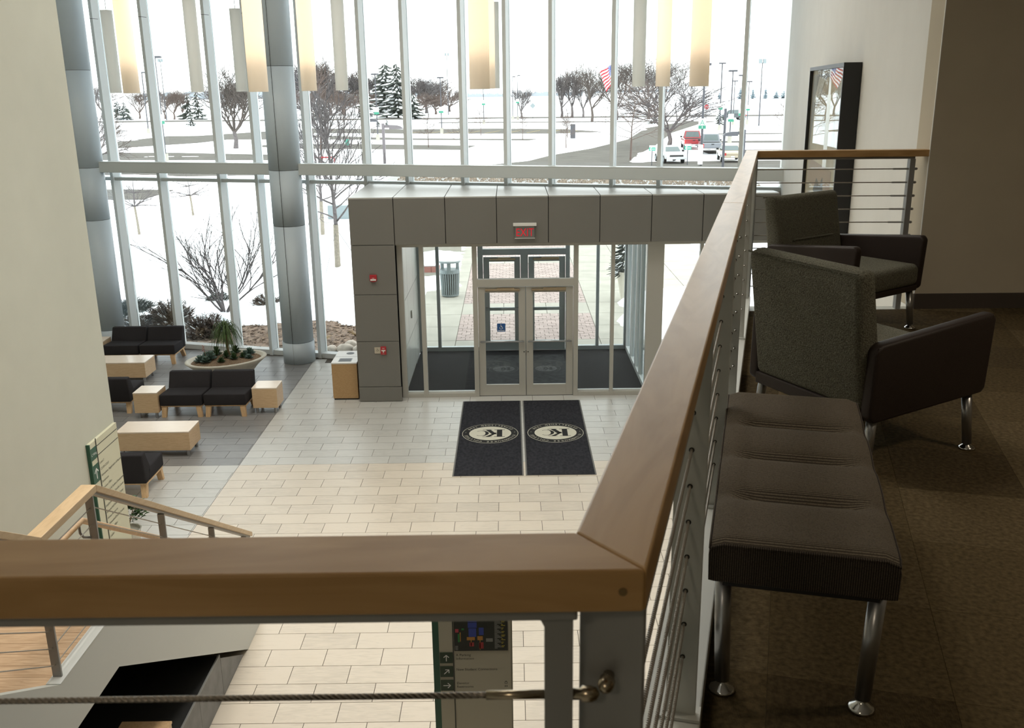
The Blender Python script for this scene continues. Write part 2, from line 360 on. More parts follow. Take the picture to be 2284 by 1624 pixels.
# ---- mezzanine: slab, soffit, carpet tiles
RD = (.2618, .9651); RN = (.9651, -.2618)                      # along the long rail, to its right
def rl(u, v, base=(.062, .862)): return (base[0] + RD[0] * v + RN[0] * u, base[1] + RD[1] * v + RN[1] * u)
RLEN = 5.904
slab = [(WL, -5), (7.0, -5), (7.0, 6.36), (2.77, 6.375), (2.77, 6.50), rl(-.03, RLEN), rl(-.03, -.02), (-2.72, .862), (-2.72, 1.61), (WL, 1.61)]
MB().prism(slab, 3.62, ZF - .012).build('floor_upper', m_steel_w, kind='structure')
fu = bpy.data.objects['floor_upper']
MB().prism([(WL, -5), (7.0, -5), (7.0, 6.36), (2.775, 6.40), rl(-.03, RLEN), rl(-.03, 0), (WL, .86)], ZM, ZC).build('ceiling_mezzanine', m_ceil, kind='structure')
car_m = [mat('carpet_%d' % i, c, .98, noise=(60, .35, (1, 1, 1)), bump=(420, .7, (.12, 1, 1) if i % 2 else (1, .12, 1)), spec=.05)
         for i, c in enumerate(((.094, .068, .034), (.114, .084, .043), (.080, .058, .030), (.130, .097, .052)))]
CS = .4585
def ug(u, v): return (u * CT + v * ST, -u * ST + v * CT)        # rail grid to plan
car_me = []
for cm in car_m: car_me.append(MB().box(-CS / 2 + .0006, CS / 2 - .0006, -CS / 2 + .0006, CS / 2 - .0006, -.012, 0).mesh('carpet_tile', cm))
rnd = random.Random(5)
cut = {}
for i in range(-3, 16):
    for j in range(-4, 16):
        u = .50 - CS * 3.5 + CS * i + (CS * .5 if j % 2 else 0) * 0; v = 2.73 - CS * 5.5 + CS * j
        x, y = ug(u, v)
        du = (x - .062) * RN[0] + (y - .862) * RN[1]
        lo = .085
        if y < -1.5 or y > 6.9 or x > 6.9: continue
        if y < .9 and x < .3:
            continue
        if du - CS / 2 > lo and y + .32 < 6.36:
            inst('carpet_tile', car_me[rnd.randrange(4)], fu, (x, y, ZF), -A16)
        else:
            poly = [ug(u + a * CS / 2, v + b * CS / 2) for a, b in ((-1, -1), (1, -1), (1, 1), (-1, 1))]
            def clip(poly, f):
                out = []
                for q in range(len(poly)):
                    a, b = poly[q - 1], poly[q]; fa, fb = f(a), f(b)
                    if (fa >= 0) != (fb >= 0):
                        t = fa / (fa - fb); out.append((a[0] + (b[0] - a[0]) * t, a[1] + (b[1] - a[1]) * t))
                    if fb >= 0: out.append(b)
                return out
            poly = clip(poly, lambda p: (p[0] - .062) * RN[0] + (p[1] - .862) * RN[1] - lo)
            if len(poly) > 2: poly = clip(poly, lambda p: 6.36 - p[1])
            if len(poly) > 2: poly = clip(poly, lambda p: p[1] + 1.5)
            if len(poly) > 2:
                MB().prism(poly, ZF - .012, ZF).build('carpet_tile', car_m[rnd.randrange(4)], fu)
# kerb the long railing stands on
MB().prism([rl(-.03, 0), rl(.085, 0), rl(.085, RLEN - .05), rl(-.03, RLEN - .05)], ZF - .02, ZF + .075).build('trim_1', m_steel_w, kind='structure', bevel=.004)
MB().prism([rl(-.045, 0), rl(-.03, 0), rl(-.03, RLEN), rl(-.045, RLEN)], 3.55, ZF + .075).build('trim_2', m_steel_w, kind='structure')
# unseen fill lights added to brighten the atrium, shaped as square ceiling panels
def fill_panel_light(x, y, power, spread, where):
    o = empty('added_fill_light', (x, y, ZC), 0, 'added square ceiling fill light ' + where, 'lamp', 'added fill lights of the atrium')
    for a in ((-.66, .66, -.66, -.60), (-.66, .66, .60, .66), (-.66, -.60, -.60, .60), (.60, .66, -.60, .60)): MB().box(*a, -.03, -.001).build('frame_bar', m_white, o)
    MB().box(-.60, .60, -.60, .60, -.012, -.006).build('diffuser', emit_mat('diffuser', (1, .93, .82), 1.5), o)
    l = bpy.data.lights.new('lamp', 'AREA'); l.shape = 'SQUARE'; l.size = 1.15; l.energy = power; l.color = (1, .95, .86); l.spread = math.radians(spread)
    lo = bpy.data.objects.new('lamp', l); link(lo, o); lo.location = (0, 0, -.035)
for i, (x, y) in enumerate(((-3.2, 4.6), (-3.0, 7.0), (-3.0, 10.0), (-1.0, 5.4), (-.8, 8.0), (-.6, 11.0))):
    fill_panel_light(x, y, CEIL_FILL_POWER, 100, ('over the upper stair', 'over the lower stair', 'beside the sage wall end', 'above the directory', 'over the middle of the hall', 'over the door mats')[i])
for x, y, where in ((-8.0, 14.5, 'over the lounge chairs'), (-3.6, 14.0, 'over the edge of the dark tiles'), (.4, 13.4, 'in front of the vestibule')):  # stronger added fill near the glass, lifting columns and vestibule front
    fill_panel_light(x, y, CEIL_FILL_POWER * 2.5, 160, where)
# round fill lamps added out of view to brighten the mezzanine
for x, y, where in ((-1.2, -1.6, 'over the mezzanine beside the stair head'), (3.4, 2.2, 'over the mezzanine corridor')):
    o = empty('added_fill_lamp', (x, y, ZM), 0, 'added round dim fill lamp ' + where, 'lamp')
    MB().lathe([(.18, -.03), (.24, -.03), (.24, -.001), (.18, -.001)], 24).build('trim_ring', m_white, o)
    MB().lathe([(.001, -.012), (.18, -.012), (.18, -.006), (.001, -.006)], 24).build('lens', emit_mat('lens', (1, .85, .62), .8), o)
    l = bpy.data.lights.new('lamp', 'AREA'); l.shape = 'DISK'; l.size = .36; l.energy = 9 if x < 0 else 17; l.color = (1, .84, .62)
    lo = bpy.data.objects.new('lamp', l); link(lo, o); lo.location = (0, 0, -.035)
# ---- curtain wall
MS = [-10.0, -8.85, -7.7, -6.55, -5.45, -4.30, -3.12, -1.65, -.76, .415, 1.71, 2.61, 3.775, 4.65, 5.53, 6.70, 7.58, 9.03, 10.2]
cwE = empty('window_1', kind='structure')
def pt2(p): return Vector((p[0], p[1], 0))
ZT0, ZT1 = 3.725, 3.795
for s in MS:
    low = 0 if s < 2.0 else ZT0
    mb = MB(); cwbox(mb, s - .035, s + .035, -.17, .06, low, ZC); mb.build('mullion', m_mull, cwE)
    mb = MB(); cwbox(mb, s - .04, s + .04, .075, .12, low, ZC); mb.build('outer_cap', m_mull, cwE)
    if s in MS[4:9]:
        mb = MB(); cwbox(mb, s - .0365, s + .0365, -.1715, .0, 7.052, 7.060); mb.build('splice_joint', m_gap, cwE)
ends = [SL] + MS + [SR]
for a, b in zip(ends[:-1], ends[1:]):
    a2, b2 = a + .035, b - .035
    if a == SL: a2 = a
    if b == SR: b2 = b
    mb = MB(); cwbox(mb, a2, b2, -.12, .06, ZT0, ZT1); mb.build('transom', m_mull, cwE)
    mb = MB(); cwbox(mb, a2, b2, .064, .074, ZT1, ZC); mb.build('pane', m_glass, cwE)
    if b < 2.2:
        mb = MB(); cwbox(mb, a2, b2, -.12, .08, 0, .105); mb.build('sill', m_mull, cwE)
        mb = MB(); cwbox(mb, a2, b2, .064, .074, .105, ZT0); mb.build('pane', m_glass, cwE)
    elif a > 1.5:
        mb = MB(); cwbox(mb, a2, b2, -.13, .10, ZT0 - .09, ZT0); mb.build('base_rail', m_frame, cwE)
# ---- the long box beam, in lengths between the columns
C2 = (-4.55, 19.52); C1 = (C2[0] - 4.74 * CT, C2[1] + 4.74 * ST)
def beam(s0, s1, n):
    e = empty(n, kind='structure')
    mb = MB(); cwbox(mb, s0, s1, -.46, -.22, 3.925, 4.14); mb.build('beam_box', m_beam, e, bevel=.012)
    mb = MB(); cwbox(mb, s0, s1, -.462, -.218, 4.14, 4.152); mb.build('top_plate', m_mull, e)
    mb = MB(); cwbox(mb, s0 - .012, s0 + .004, -.455, -.225, 3.93, 4.135); mb.build('end_plate', m_gap, e)
sc2 = (C2[0] - P0[0]) * CT - (C2[1] - P0[1]) * ST
beam(sc2 - 4.74 + .29, sc2 - .29, 'trim_3'); beam(sc2 + .29, 9.98, 'trim_4'); beam(SL, sc2 - 4.74 - .29, 'trim_5')
# ---- round columns with panel joints
def column(c, label, seam):
    e = empty('column', (c[0], c[1], 0), 0, label, 'column', 'round columns by the glass wall')
    js = [0, .46, 2.91, 4.03, 6.03, ZC]
    for a, b in zip(js[:-1], js[1:]):
        r = .335 if a == 0 else .322
        MB().lathe([(r, a + .004), (r, b - .004)], 48).build('shell', m_col, e, smooth=False)
        o = e.children[-1]; o.data.polygons.foreach_set('use_smooth', [len(p.vertices) == 4 for p in o.data.polygons])
    MB().lathe([(.312, 0), (.312, ZC)], 32).build('core', m_gap, e)
    q = seam; MB().box(.315, .3365, -.0012, .0012, 0, ZC).rot(q).build('vertical_seam', m_gap, e)
column(C2, 'round blue-grey column standing beside the oval stone planter', math.radians(262))
column(C1, 'round blue-grey column half hidden by the pale wall', math.radians(255))
# =================================================================== VESTIBULE
VY, VT = 16.69, 3.755
vb = empty('wall_vestibule', kind='structure')
# dark backing behind the panels
MB().box(-2.80, -2.08, VY + .03, 19.2, 0, VT - .03).build('pier_core', m_gap, vb)
MB().box(-2.80, 4.70, VY + .03, 16.92, 2.93, VT - .03).build('fascia_core', m_gap, vb)
zs = [.005, .283, 1.152, 2.022, 2.916]
for i in range(4):
    pr = .014 if i == 0 else 0
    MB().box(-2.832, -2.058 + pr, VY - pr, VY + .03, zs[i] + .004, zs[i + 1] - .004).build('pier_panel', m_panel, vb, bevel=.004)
    MB().box(-2.836, -2.80, VY + .032, 18.0, zs[i] + .004, zs[i + 1] - .004).build('pier_side_panel', m_panel, vb, bevel=.004)
FX = [-2.84, -2.05, -1.145, -.24, .672, 1.58, 2.49, 3.395, 4.30, 4.72]
for a, b in zip(FX[:-1], FX[1:]):
    MB().box(a + .006, b - .006, VY, VY + .03, 2.922, VT - .032).build('fascia_panel', m_panel, vb, bevel=.004)
    def yb(x): return P0[1] - math.tan(A16) * (x - P0[0]) - .14
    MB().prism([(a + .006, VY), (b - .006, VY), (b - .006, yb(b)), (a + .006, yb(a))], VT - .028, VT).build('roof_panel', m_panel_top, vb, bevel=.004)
    MB().box(a + .006, b - .006, VY + .034, 16.93, 2.905, 2.92).build('fascia_soffit', m_frame, vb)
MB().prism([(-2.8, VY + .04), (4.7, VY + .04), (4.7, yb(4.7)), (-2.8, yb(-2.8))], VT - .05, VT - .03).build('roof_core', m_gap, vb)
MB().box(-2.838, -2.80, 16.735, 19.15, 2.922, VT - .032).build('fascia_side_panel', m_panel, vb)
# inner lining of the vestibule: bright metal panels on the left
for j, (z0, z1) in enumerate(((0, .82), (.82, 1.72), (1.72, 2.90))):
    for a, b in ((17.02, 18.05), (18.05, 19.1), (19.1, 20.10)):
        MB().box(-2.045, -2.015, a + .005, b - .005, z0 + .005, z1 - .005).build('lining_panel', m_panel_in, vb)
MB().box(-2.62, -2.045, 19.2, 20.22, 0, 3.0).build('outer_pier', m_frame2, vb)
MB().box(-2.02, -1.99, 18.5, 18.56, 1.15, 1.30).build('lining_latch', m_frame, vb)
# vestibule roof slab and gravel roof outside
MB().prism([(-2.6, 16.95), (4.7, 16.95), (4.7, 20.3), (-2.6, 20.3)], 2.93, 3.02).build('vestibule_ceiling', m_ceil, vb)
cano = [(-2.65, 19.62), (4.9, 17.46), (4.9, 21.4), (-2.65, 21.4)]
MB().prism(cano, 3.30, 3.70).build('canopy_slab', m_panel, vb)
gm = MB(); rnd = random.Random(11)
for i in range(3800):
    x = rnd.uniform(-2.4, 4.8); y = rnd.uniform(17.6, 21.3)
    if y < P0[1] - math.tan(A16) * (x - P0[0]) + .2: continue
    r = rnd.uniform(.018, .042); q = rnd.uniform(0, PI)
    gm.add([(x + r * math.cos(q), y + r * math.sin(q), 3.70), (x - r * math.sin(q), y + r * math.cos(q), 3.70), (x - r * math.cos(q), y - r * math.sin(q), 3.70), (x + r * math.sin(q), y - r * math.cos(q), 3.70), (x + r * .2, y, 3.70 + r * 1.1)], [(0, 1, 4), (1, 2, 4), (2, 3, 4), (3, 0, 4)])
gm.build('roof_gravel', m_gravel, vb, fix=False, kind='stuff')
# ---- storefront between hall and vestibule
SF = 16.95; sf = empty('window_2', kind='structure')
def sfbar(name, x0, x1, z0, z1, y=SF, d=.055, m=m_frame, par=sf): return MB().box(x0, x1, y - d, y + d, z0, z1).build(name, m, par, bevel=.003)
for x0, x1 in ((-2.055, -1.955), (-1.655, -1.575), (-.70, -.615), (1.14, 1.225), (1.82, 1.885), (2.47, 2.77), (3.42, 3.48), (4.10, 4.16)):
    sfbar('post', x0, x1, 0, 2.90)
def glaze(x0, x1, z0, z1, y, par, m=m_glass_d):
    MB().box(x0, x1, y - .006, y + .006, z0, z1).build('pane', m, par)
for x0, x1 in ((-1.955, -1.655), (-1.575, -.70), (1.225, 1.82), (1.885, 2.47), (2.77, 3.42), (3.48, 4.10), (4.16, 4.72)):
    sfbar('bottom_rail', x0, x1, 0, .075); sfbar('inner_sill', x0, x1, .075, .105, SF + .02, .03, m_mull)
    sfbar('head_rail', x0, x1, 2.84, 2.90)
    glaze(x0, x1, .105, 2.84, SF, sf)
sfbar('door_header', -.615, 1.14, 2.10, 2.235); sfbar('head_rail', -.615, 1.14, 2.84, 2.90)
glaze(-.615, 1.14, 2.235, 2.84, SF, sf)
# ---- outer storefront
OY = 20.15; of = empty('window_3', kind='structure')
def ofbar(name, x0, x1, z0, z1, d=.055): return MB().box(x0, x1, OY - d, OY + d, z0, z1).build(name, m_frame2, of, bevel=.003)
for x0, x1 in ((-2.045, -1.90), (-1.615, -1.545), (-.71, -.60), (1.18, 1.27), (1.845, 1.91), (2.46, 2.56)): ofbar('post', x0, x1, 0, 3.0)
for x0, x1 in ((-1.90, -1.615), (-1.545, -.71), (1.27, 1.845), (1.91, 2.46)):
    ofbar('bottom_rail', x0, x1, 0, .10); ofbar('head_rail', x0, x1, 2.9, 3.0); glaze(x0, x1, .10, 2.9, OY, of)
ofbar('door_header', -.60, 1.18, 2.13, 2.26); ofbar('head_rail', -.60, 1.18, 2.9, 3.0); glaze(-.60, 1.18, 2.26, 2.9, OY, of)
# glazed side wall on the right of the vestibule
rw = empty('window_4', kind='structure')
for y0, y1 in ((17.9, 17.98), (18.45, 18.60), (19.2, 19.35), (20.02, 20.09)):
    MB().box(2.50, 2.58, y0, y1, 0, 3.0).build('post', m_mull, rw)
for y0, y1 in ((17.01, 17.9), (17.98, 18.45), (18.6, 19.2), (19.35, 20.02)):
    MB().box(2.50, 2.60, y0, y1, 0, .10).build('sill', m_mull, rw); MB().box(2.54, 2.552, y0, y1, .10, 3.0).build('pane', m_glass_d, rw)
# ---- doors
def leaf(n, x0, x1, y, par_m, hinge_left, label):
    d = empty(n, kind='structure'); t = .024; st = .125
    def b(nm, a0, a1, z0, z1, m=par_m, dy=t): return MB().box(a0, a1, y - dy, y + dy, z0, z1).build(nm, m, d, bevel=.002)
    b('stile', x0, x0 + st, .012, 2.085); b('stile', x1 - st, x1, .012, 2.085)
    b('top_rail', x0 + st, x1 - st, 1.985, 2.085); b('bottom_rail', x0 + st, x1 - st, .012, .225)
    MB().box(x0 + st, x1 - st, y - .005, y + .005, .225, 1.985).build('pane', m_glass_d, d)
    cx0, cx1 = (x0 + st + .01, x1 - .10) if hinge_left else (x0 + .10, x1 - st - .01)
    c = MB().box(cx0, cx1, y - .075, y - .025, 2.02, 2.06).build('door_closer', m_brass, d, bevel=.006)
    MB().box((cx0 + cx1) / 2 - .1, cx1 - .1 if hinge_left else cx1, y - .06, y - .045, 2.062, 2.078).build('closer_arm', m_brass, c)
    return d
for n, x0, x1, h in (('door_1', -.608, .258, True), ('door_2', .270, 1.133, False)):
    d = leaf(n, x0, x1, SF, m_frame, h, n)
    bar = MB().tube([(x0 + .03, SF - .075, 1.07), (x1 - .03, SF - .075, 1.07)], .016, 10).build('push_bar', m_legm, d, smooth=True)
    for x in (x0 + .06, x1 - .06): MB().tube([(x, SF - .075, 1.07), (x, SF - .02, 1.07)], .012, 8).build('bar_mount', m_legm, bar)
    MB().lathe([(.012, 0), (.012, .006)], 12).tf(lambda x, y, z: ((x1 - .03 if h else x0 + .03) + x, SF - .024 - z, .86 + y)).build('keyhole', m_gap, d)
for n, x0, x1, h in (('door_3', -.59, .20, True), ('door_4', .38, 1.17, False)):
    d = leaf(n, x0, x1, OY, m_frame2, h, n)
    bar = MB().box(x0 + .04, x1 - .04, OY - .09, OY - .03, .92, .985).build('panic_bar', m_gal, d, bevel=.006)
    MB().box((x0 + x1) / 2 - (0 if not h else .02), x1 - .05 if not h else x1 - .02, OY - .10, OY - .09, .925, .98).build('bar_pad', m_frame2, bar)
MB().box(.21, .37, OY - .06, OY + .06, 0, 2.13).build('center_post', m_frame2, of)
# wheelchair sticker on the left inner leaf
d1 = bpy.data.objects['door_1']; s1 = MB().box(-.265, -.115, SF - .0075, SF - .0055, 1.245, 1.40).build('access_sticker', m_blue, d1, label='blue wheelchair access sticker')
def wheelchair(par, cx, cz, y, k, m, sgn=-1):
    mb = MB(); ring = []
    for i in range(15):
        q = math.radians(-215 + i * 20); ring.append((cx - .004 * k / .05 + math.cos(q) * k * .5, y, cz - k * .28 + math.sin(q) * k * .5))
    mb.tube(ring, k * .07, 4); mb.tube([(cx - k * .12, y, cz + k * .62), (cx - k * .08, y, cz + k * .0), (cx + k * .32, y, cz + k * .0), (cx + k * .52, y, cz - k * .5), (cx + k * .66, y, cz - k * .44)], k * .08, 4)
    mb.tube([(cx - k * .1, y, cz + k * .3), (cx + k * .22, y, cz + k * .3)], k * .06, 4)
    head = MB().lathe([(k * .13, -.005), (k * .13, .005)], 10).tf(lambda x, yy, z: (cx - k * .13 + x, y + z, cz + k * .82 + yy)); mb.add(head.v, head.f)
    mb.tf(lambda x, yy, z: (x, y + (yy - y) * .08 + sgn * .0006, z)); return mb.build('wheelchair_symbol', m, par)
wheelchair(s1, -.19, 1.335, SF - .0078, .052, m_inkw)
MB().box(-.25, -.13, SF - .0084, SF - .0076, 1.262, 1.272).build('sticker_text', m_inkw, s1)
# ---- vestibule carpet
MB().box(-2.0, 2.50, SF + .06, OY - .06, -.004, .012).build('floor_vestibule', m_vmat, kind='structure')
# ---- rendered floor outside under everything: snow field
gx = MB().prism([(-900, -60), (900, -60), (900, 1800), (-900, 1800)], -.5, -.06); gx.build('ground_snow', m_snow, kind='structure')
# =================================================================== RAILINGS
RT = .044
CZS = [4.990 - .085 * i for i in range(9)]
def hang_cap(mb, p, d, r=.011):
    """domed nut at p pointing along d"""
    d = Vector(d).normalized(); p = Vector(p)
    mb.tube([p, p + d * .008, p + d * .010, p + d * .018, p + d * .024, p + d * .027], [r * .7, r * .7, r, r, r * .75, r * .2], 10)
# ---- front railing (nearest the camera)
fr = empty('railing', (0, 0, 0), 0, 'maple topped cable railing running across the foreground', 'railing')
MB().prism([(-2.72, .782), (.121, .782), (.062, .862), (-2.72, .862)], ZR - RT, ZR).build('handrail', m_railw, fr, bevel=.003)
MB().box(-2.70, .060, .800, .842, ZR - RT - .019, ZR - RT - .0005).build('top_bar', m_steel, fr, bevel=.002)
# end upright with a rounded inner corner
pz = ZR - RT - .019
poly = [(.0285, ZF), (.0565, ZF), (.0565, pz), (.0265 - .02, pz), (.0265 - .008, pz - .002), (.0265 - .002, pz - .006), (.0285, pz - .014)]
MB().prismy(poly, .812, .824).build('end_post', m_steel, fr)
MB().box(-1.45, -1.40, .812, .824, ZF, pz).build('post', m_steel, fr)
for z in CZS:
    c = MB().tube([(-2.7, .818, z), (-.028, .818, z)], .0032, 8).build('cable', m_cable, fr, smooth=True)
    MB().tube([(-.030, .818, z), (.0285, .818, z)], .0048, 10).build('swage_sleeve', m_brass, c, smooth=True)
    kb = MB(); hang_cap(kb, (.0565, .818, z), (1, 0, 0), .0085); kb.build('end_nut', m_brass, c, smooth=True)
hole = MB().lathe([(.004, 0), (.004, .0012)], 12).tf(lambda x, y, z: (.100 + x, .782 - z, ZR - .022 + y)); hole.build('wood_plug', mat('plug', (.20, .13, .05), .7), fr)
# ---- long railing
lr = empty('railing', (0, 0, 0), 0, 'long maple topped cable railing beside the bench and armchairs', 'railing')
SEAM = 2.84
def rp(v0, v1, e0=None, e1=None):
    a = [e0[0] if e0 else rl(0, v0), e0[1] if e0 else rl(.078, v0), e1[1] if e1 else rl(.078, v1), e1[0] if e1 else rl(0, v1)]
    return a
def rot_board(name, poly, par, z0, z1):
    """board built in its own frame so that the grain follows it"""
    e = bpy.data.objects.new(name, None)
    x0, y0 = poly[0]; an = -math.atan2(RD[0], RD[1])
    ca, sa = math.cos(-an), math.sin(-an)
    loc = [((x - x0) * ca - (y - y0) * sa, (x - x0) * sa + (y - y0) * ca) for x, y in poly]
    o = MB().prism(loc, z0, z1).build(name, m_railw2, par, bevel=.003); o.location = (x0, y0, 0); o.rotation_euler = (0, 0, an)
    bpy.data.objects.remove(e); return o
rot_board('handrail', rp(0, SEAM - .0006, e0=((.062, .862), (.1215, .7825))), lr, ZR - RT, ZR)
FARC = ((1.6072, 6.56), (1.6625, 6.462))
rot_board('handrail', rp(SEAM + .0006, 0, e1=FARC), lr, ZR - RT, ZR)
def rlbox(u0, u1, v0, v1): return [rl(u0, v0), rl(u1, v0), rl(u1, v1), rl(u0, v1)]
MB().prism(rlbox(.018, .060, .02, RLEN - .08), ZR - RT - .014, ZR - RT - .0005).build('top_bar', m_steel, lr)
PV = [-.02, 1.09, 2.28, 3.47, 4.66, 5.78]
for i, v in enumerate(PV):
    p = MB().prism(rlbox(.004 if i else .008, .074, v, v + .012), ZF + .075, ZR - RT - (.0005 if not i else .0005)).build('post', m_steel_w if i else m_steel, lr, bevel=.002)
    if i and i < 5: MB().prism(rlbox(-.012, .085, v - .02, v + .035), ZF + .0755, ZF + .083).build('base_plate', m_steel_w, p)
    for z in CZS:
        if 0 < i < 5:
            q = rl(.039, v - .0008); MB().tube([(q[0], q[1], z), (rl(.039, v + .0128)[0], rl(.039, v + .0128)[1], z)], .0062, 10).build('grommet', m_black, p)
for z in CZS:
    if z < ZF + .09: continue
    pts = [rl(.039, v) for v in (0, RLEN - .1)]
    c = MB().tube([(x, y, z) for x, y in pts], .0034, 8).build('cable', m_cable, lr, smooth=True)
    kb = MB(); q = rl(.039, -.02); hang_cap(kb, (q[0], q[1], z + .012), (-RD[0], -RD[1], 0), .0085); kb.build('end_nut', m_brass, c, smooth=True)
for z in CZS:       # tensioner ends showing on the posts further along
    for v in (PV[3] + .012, PV[4] + .012):
        kb = MB(); q = rl(.055, v - .012); hang_cap(kb, (q[0], q[1], z + .02), (-RD[0], -RD[1], 0), .006); kb.build('tension_nut', m_chrome, lr, smooth=True)
# ---- short far railing to the corridor wall
sr = empty('railing', (0, 0, 0), 0, 'short cable railing with brown rail between the long railing and corridor wall', 'railing')
MB().prism([FARC[1], (2.795, 6.384), (2.802, 6.470), FARC[0]], ZR - RT, ZR).build('handrail', m_railw, sr, bevel=.003)
def sy(x): return 6.51 - .071 * (x - 1.63)
MB().prism([(1.66, sy(1.66) - .02), (2.70, sy(2.70) - .02), (2.70, sy(2.7) + .022), (1.66, sy(1.66) + .022)], ZR - RT - .016, ZR - RT - .0005).build('top_bar', m_steel, sr)
for x0, x1 in ((1.648, 1.672), (2.668, 2.704)): MB().box(x0, x1, sy(x0) - .025, sy(x0) + .025, ZF - .01, ZR - RT - .0165).build('post', m_steel, sr, bevel=.002)
for z in [5.02 - .089 * i for i in range(10)]:
    c = MB().tube([(1.66, sy(1.66), z), (2.69, sy(2.69), z)], .0036, 8).build('cable', m_cable, sr, smooth=True)
    MB().tube([(2.57, sy(2.57), z), (2.67, sy(2.67), z)], .0058, 8).build('swage_sleeve', m_steel, c)
    kb = MB(); hang_cap(kb, (2.704, sy(2.7), z), (1, 0, 0), .009); kb.build('end_nut', m_steel, c, smooth=True)
    kb = MB(); hang_cap(kb, (1.648, sy(1.65), z), (-1, 0, 0), .009); kb.build('end_nut', m_steel, c, smooth=True)
# =================================================================== STAIRCASE
SX0, SX1 = WL + .06, -2.78
st = empty('staircase', (0, 0, 0), 0, 'pale steel staircase with wooden treads coming down beside the sage wall', 'stairs')
ZL = 2.0
# landing boards
for i in range(9):
    y0 = 4.72 + i * .13
    MB().box(SX0, SX1 - .09, y0 + .0012, y0 + .1288, ZL - .03, ZL).build('landing_board', m_floorwood, st, bevel=.0015)
# outer stringer: upper flight, landing, lower flight (one bent plate box)
tl = math.tan(math.radians(31.2))
yt, yb2 = 1.58, 9.12
out = [(yt, ZF + .05), (5.02 - .02, 2.11), (5.80, 2.11), (5.80 + 2.11 / tl + .04, 0.0), (8.62, 0.0), (5.78, 1.71), (5.10, 1.71), (yt, 1.71 + (5.10 - yt) * tl)]
MB().prismx(out, SX1 - .085, SX1).build('outer_stringer', m_steel_w, st)
MB().prismx([(5.0, 2.111), (5.8, 2.111), (5.8, 2.116), (5.0, 2.116)], SX1 - .087, SX1 + .002).build('landing_kerb_cap', m_mull, st)
MB().prismx(out, SX0 - .04, SX0).build('inner_stringer', m_steel_w, st)
MB().prismx([(5.10, 1.70), (5.78, 1.70), (8.62, .0), (8.75, .0), (5.80, 1.76), (5.10, 1.76)], SX0, SX1 - .085).build('soffit', m_steel_w, st)
MB().prismx([(yt, 1.70 + (5.10 - yt) * tl), (5.10, 1.70), (5.10, 1.76), (yt, 1.76 + (5.10 - yt) * tl)], SX0, SX1 - .085).build('soffit', m_steel_w, st)
for i in range(10):     # lower flight
    y0 = 5.89 + i * .29; z = ZL - .182 * (i + 1)
    MB().box(SX0, SX1 - .088, y0 - .01, y0 + .30, z - .035, z).build('tread', m_floorwood, st, bevel=.003)
    MB().box(SX0, SX1 - .088, y0 - .012, y0 + .004, z, z + .147).build('riser', m_floorwood, st)
for i in range(11):     # upper flight
    y1 = 4.72 - i * .285; z = ZL + .1886 * (i + 1)
    MB().box(SX0, SX1 - .088, y1 - .29, y1 + .01, z - .035, z).build('tread', m_floorwood, st, bevel=.003)
    MB().box(SX0, SX1 - .088, y1 - .004, y1 + .012, z - .1886, z - .036).build('riser', m_floorwood, st)
# stair railing
g = empty('stair_railing', (0, 0, 0), 0, 'maple capped cable balustrade bending over the stair landing', 'railing')
XR = -2.83
m_stairrail = wood('maple_stair_rail', (.50, .35, .20), (.58, .42, .25), 4, (6, 1.2, 6), .35, 1.2, .2)
def sl(mb, pts, w, h):   # board along a bent line in the YZ plane
    pass
def cap(y0, z0, y1, z1, th=.05, w=.10, nm='handrail'):
    MB().prismx([(y0, z0 - th), (y1, z1 - th), (y1, z1), (y0, z0)], XR - w / 2, XR + w / 2).build(nm, m_stairrail, g, bevel=.003)
RZ = 3.07
YN, YP = 5.06, 5.83
yE = 9.15; zE = RZ - (yE - YP) * tl * .99
cap(YN, RZ, YP, RZ); cap(YP, RZ, yE, zE); cap(yt, RZ + (YN - yt) * tl, YN, RZ)
for (a, za, b, zb) in ((YN, RZ, YP, RZ), (YP, RZ, yE, zE), (yt, RZ + (YN - yt) * tl, YN, RZ)):
    MB().prismx([(a, za - .068), (b, zb - .068), (b, zb - .0505), (a, za - .0505)], XR - .025, XR + .025).build('top_bar', m_steel, g)
def post(y, zb, zt, w=.055): return MB().prismx([(y - .008, zb), (y + .008, zb), (y + .008, zt), (y - .008, zt)], XR - w / 2, XR + w / 2).build('post', m_steel, g, bevel=.001)
ps = [(YN + .02, 2.112, RZ - .07), (YP - .02, 2.112, RZ - .07)]
for y in (6.95, 8.06, 9.0): ps.append((y, max(.0, 2.11 - (y - 5.80) * tl + .002), RZ - (y - YP) * tl * .99 - .071))
for y in (4.0, 2.9): ps.append((y, 2.11 + (5.0 - y) * tl + .002, RZ + (YN - y) * tl - .071))
for q in ps: post(*q)
for k in range(7):
    dz = .16 + .118 * k
    if dz > .9: break
    pts = [(yt, RZ + (YN - yt) * tl - dz), (YN, RZ - dz), (YP, RZ - dz), (9.0, RZ - (9.0 - YP) * tl * .99 - dz)]
    MB().tube([(XR, y, z) for y, z in pts], .0042, 6).build('cable', m_cable, g, smooth=True)
gr = MB().tube([(XR - .09, YN - 1.2, 2.80 + 1.2 * tl), (XR - .09, YN, 2.80), (XR - .09, YP + .02, 2.80), (XR - .09, 9.1, 2.80 - (9.1 - YP) * tl)], .021, 10).build('grab_rail', m_maple_leg, g, smooth=True)
for y, z in ((YP - .03, 2.80), (7.0, 2.80 - (7.0 - YP) * tl), (YN, 2.8)):
    MB().tube([(XR - .09, y, z - .02), (XR - .09, y, z - .07), (XR - .07, y, z - .10), (XR - .02, y, z - .10)], .009, 8).build('grab_bracket', m_steel, gr, smooth=True)
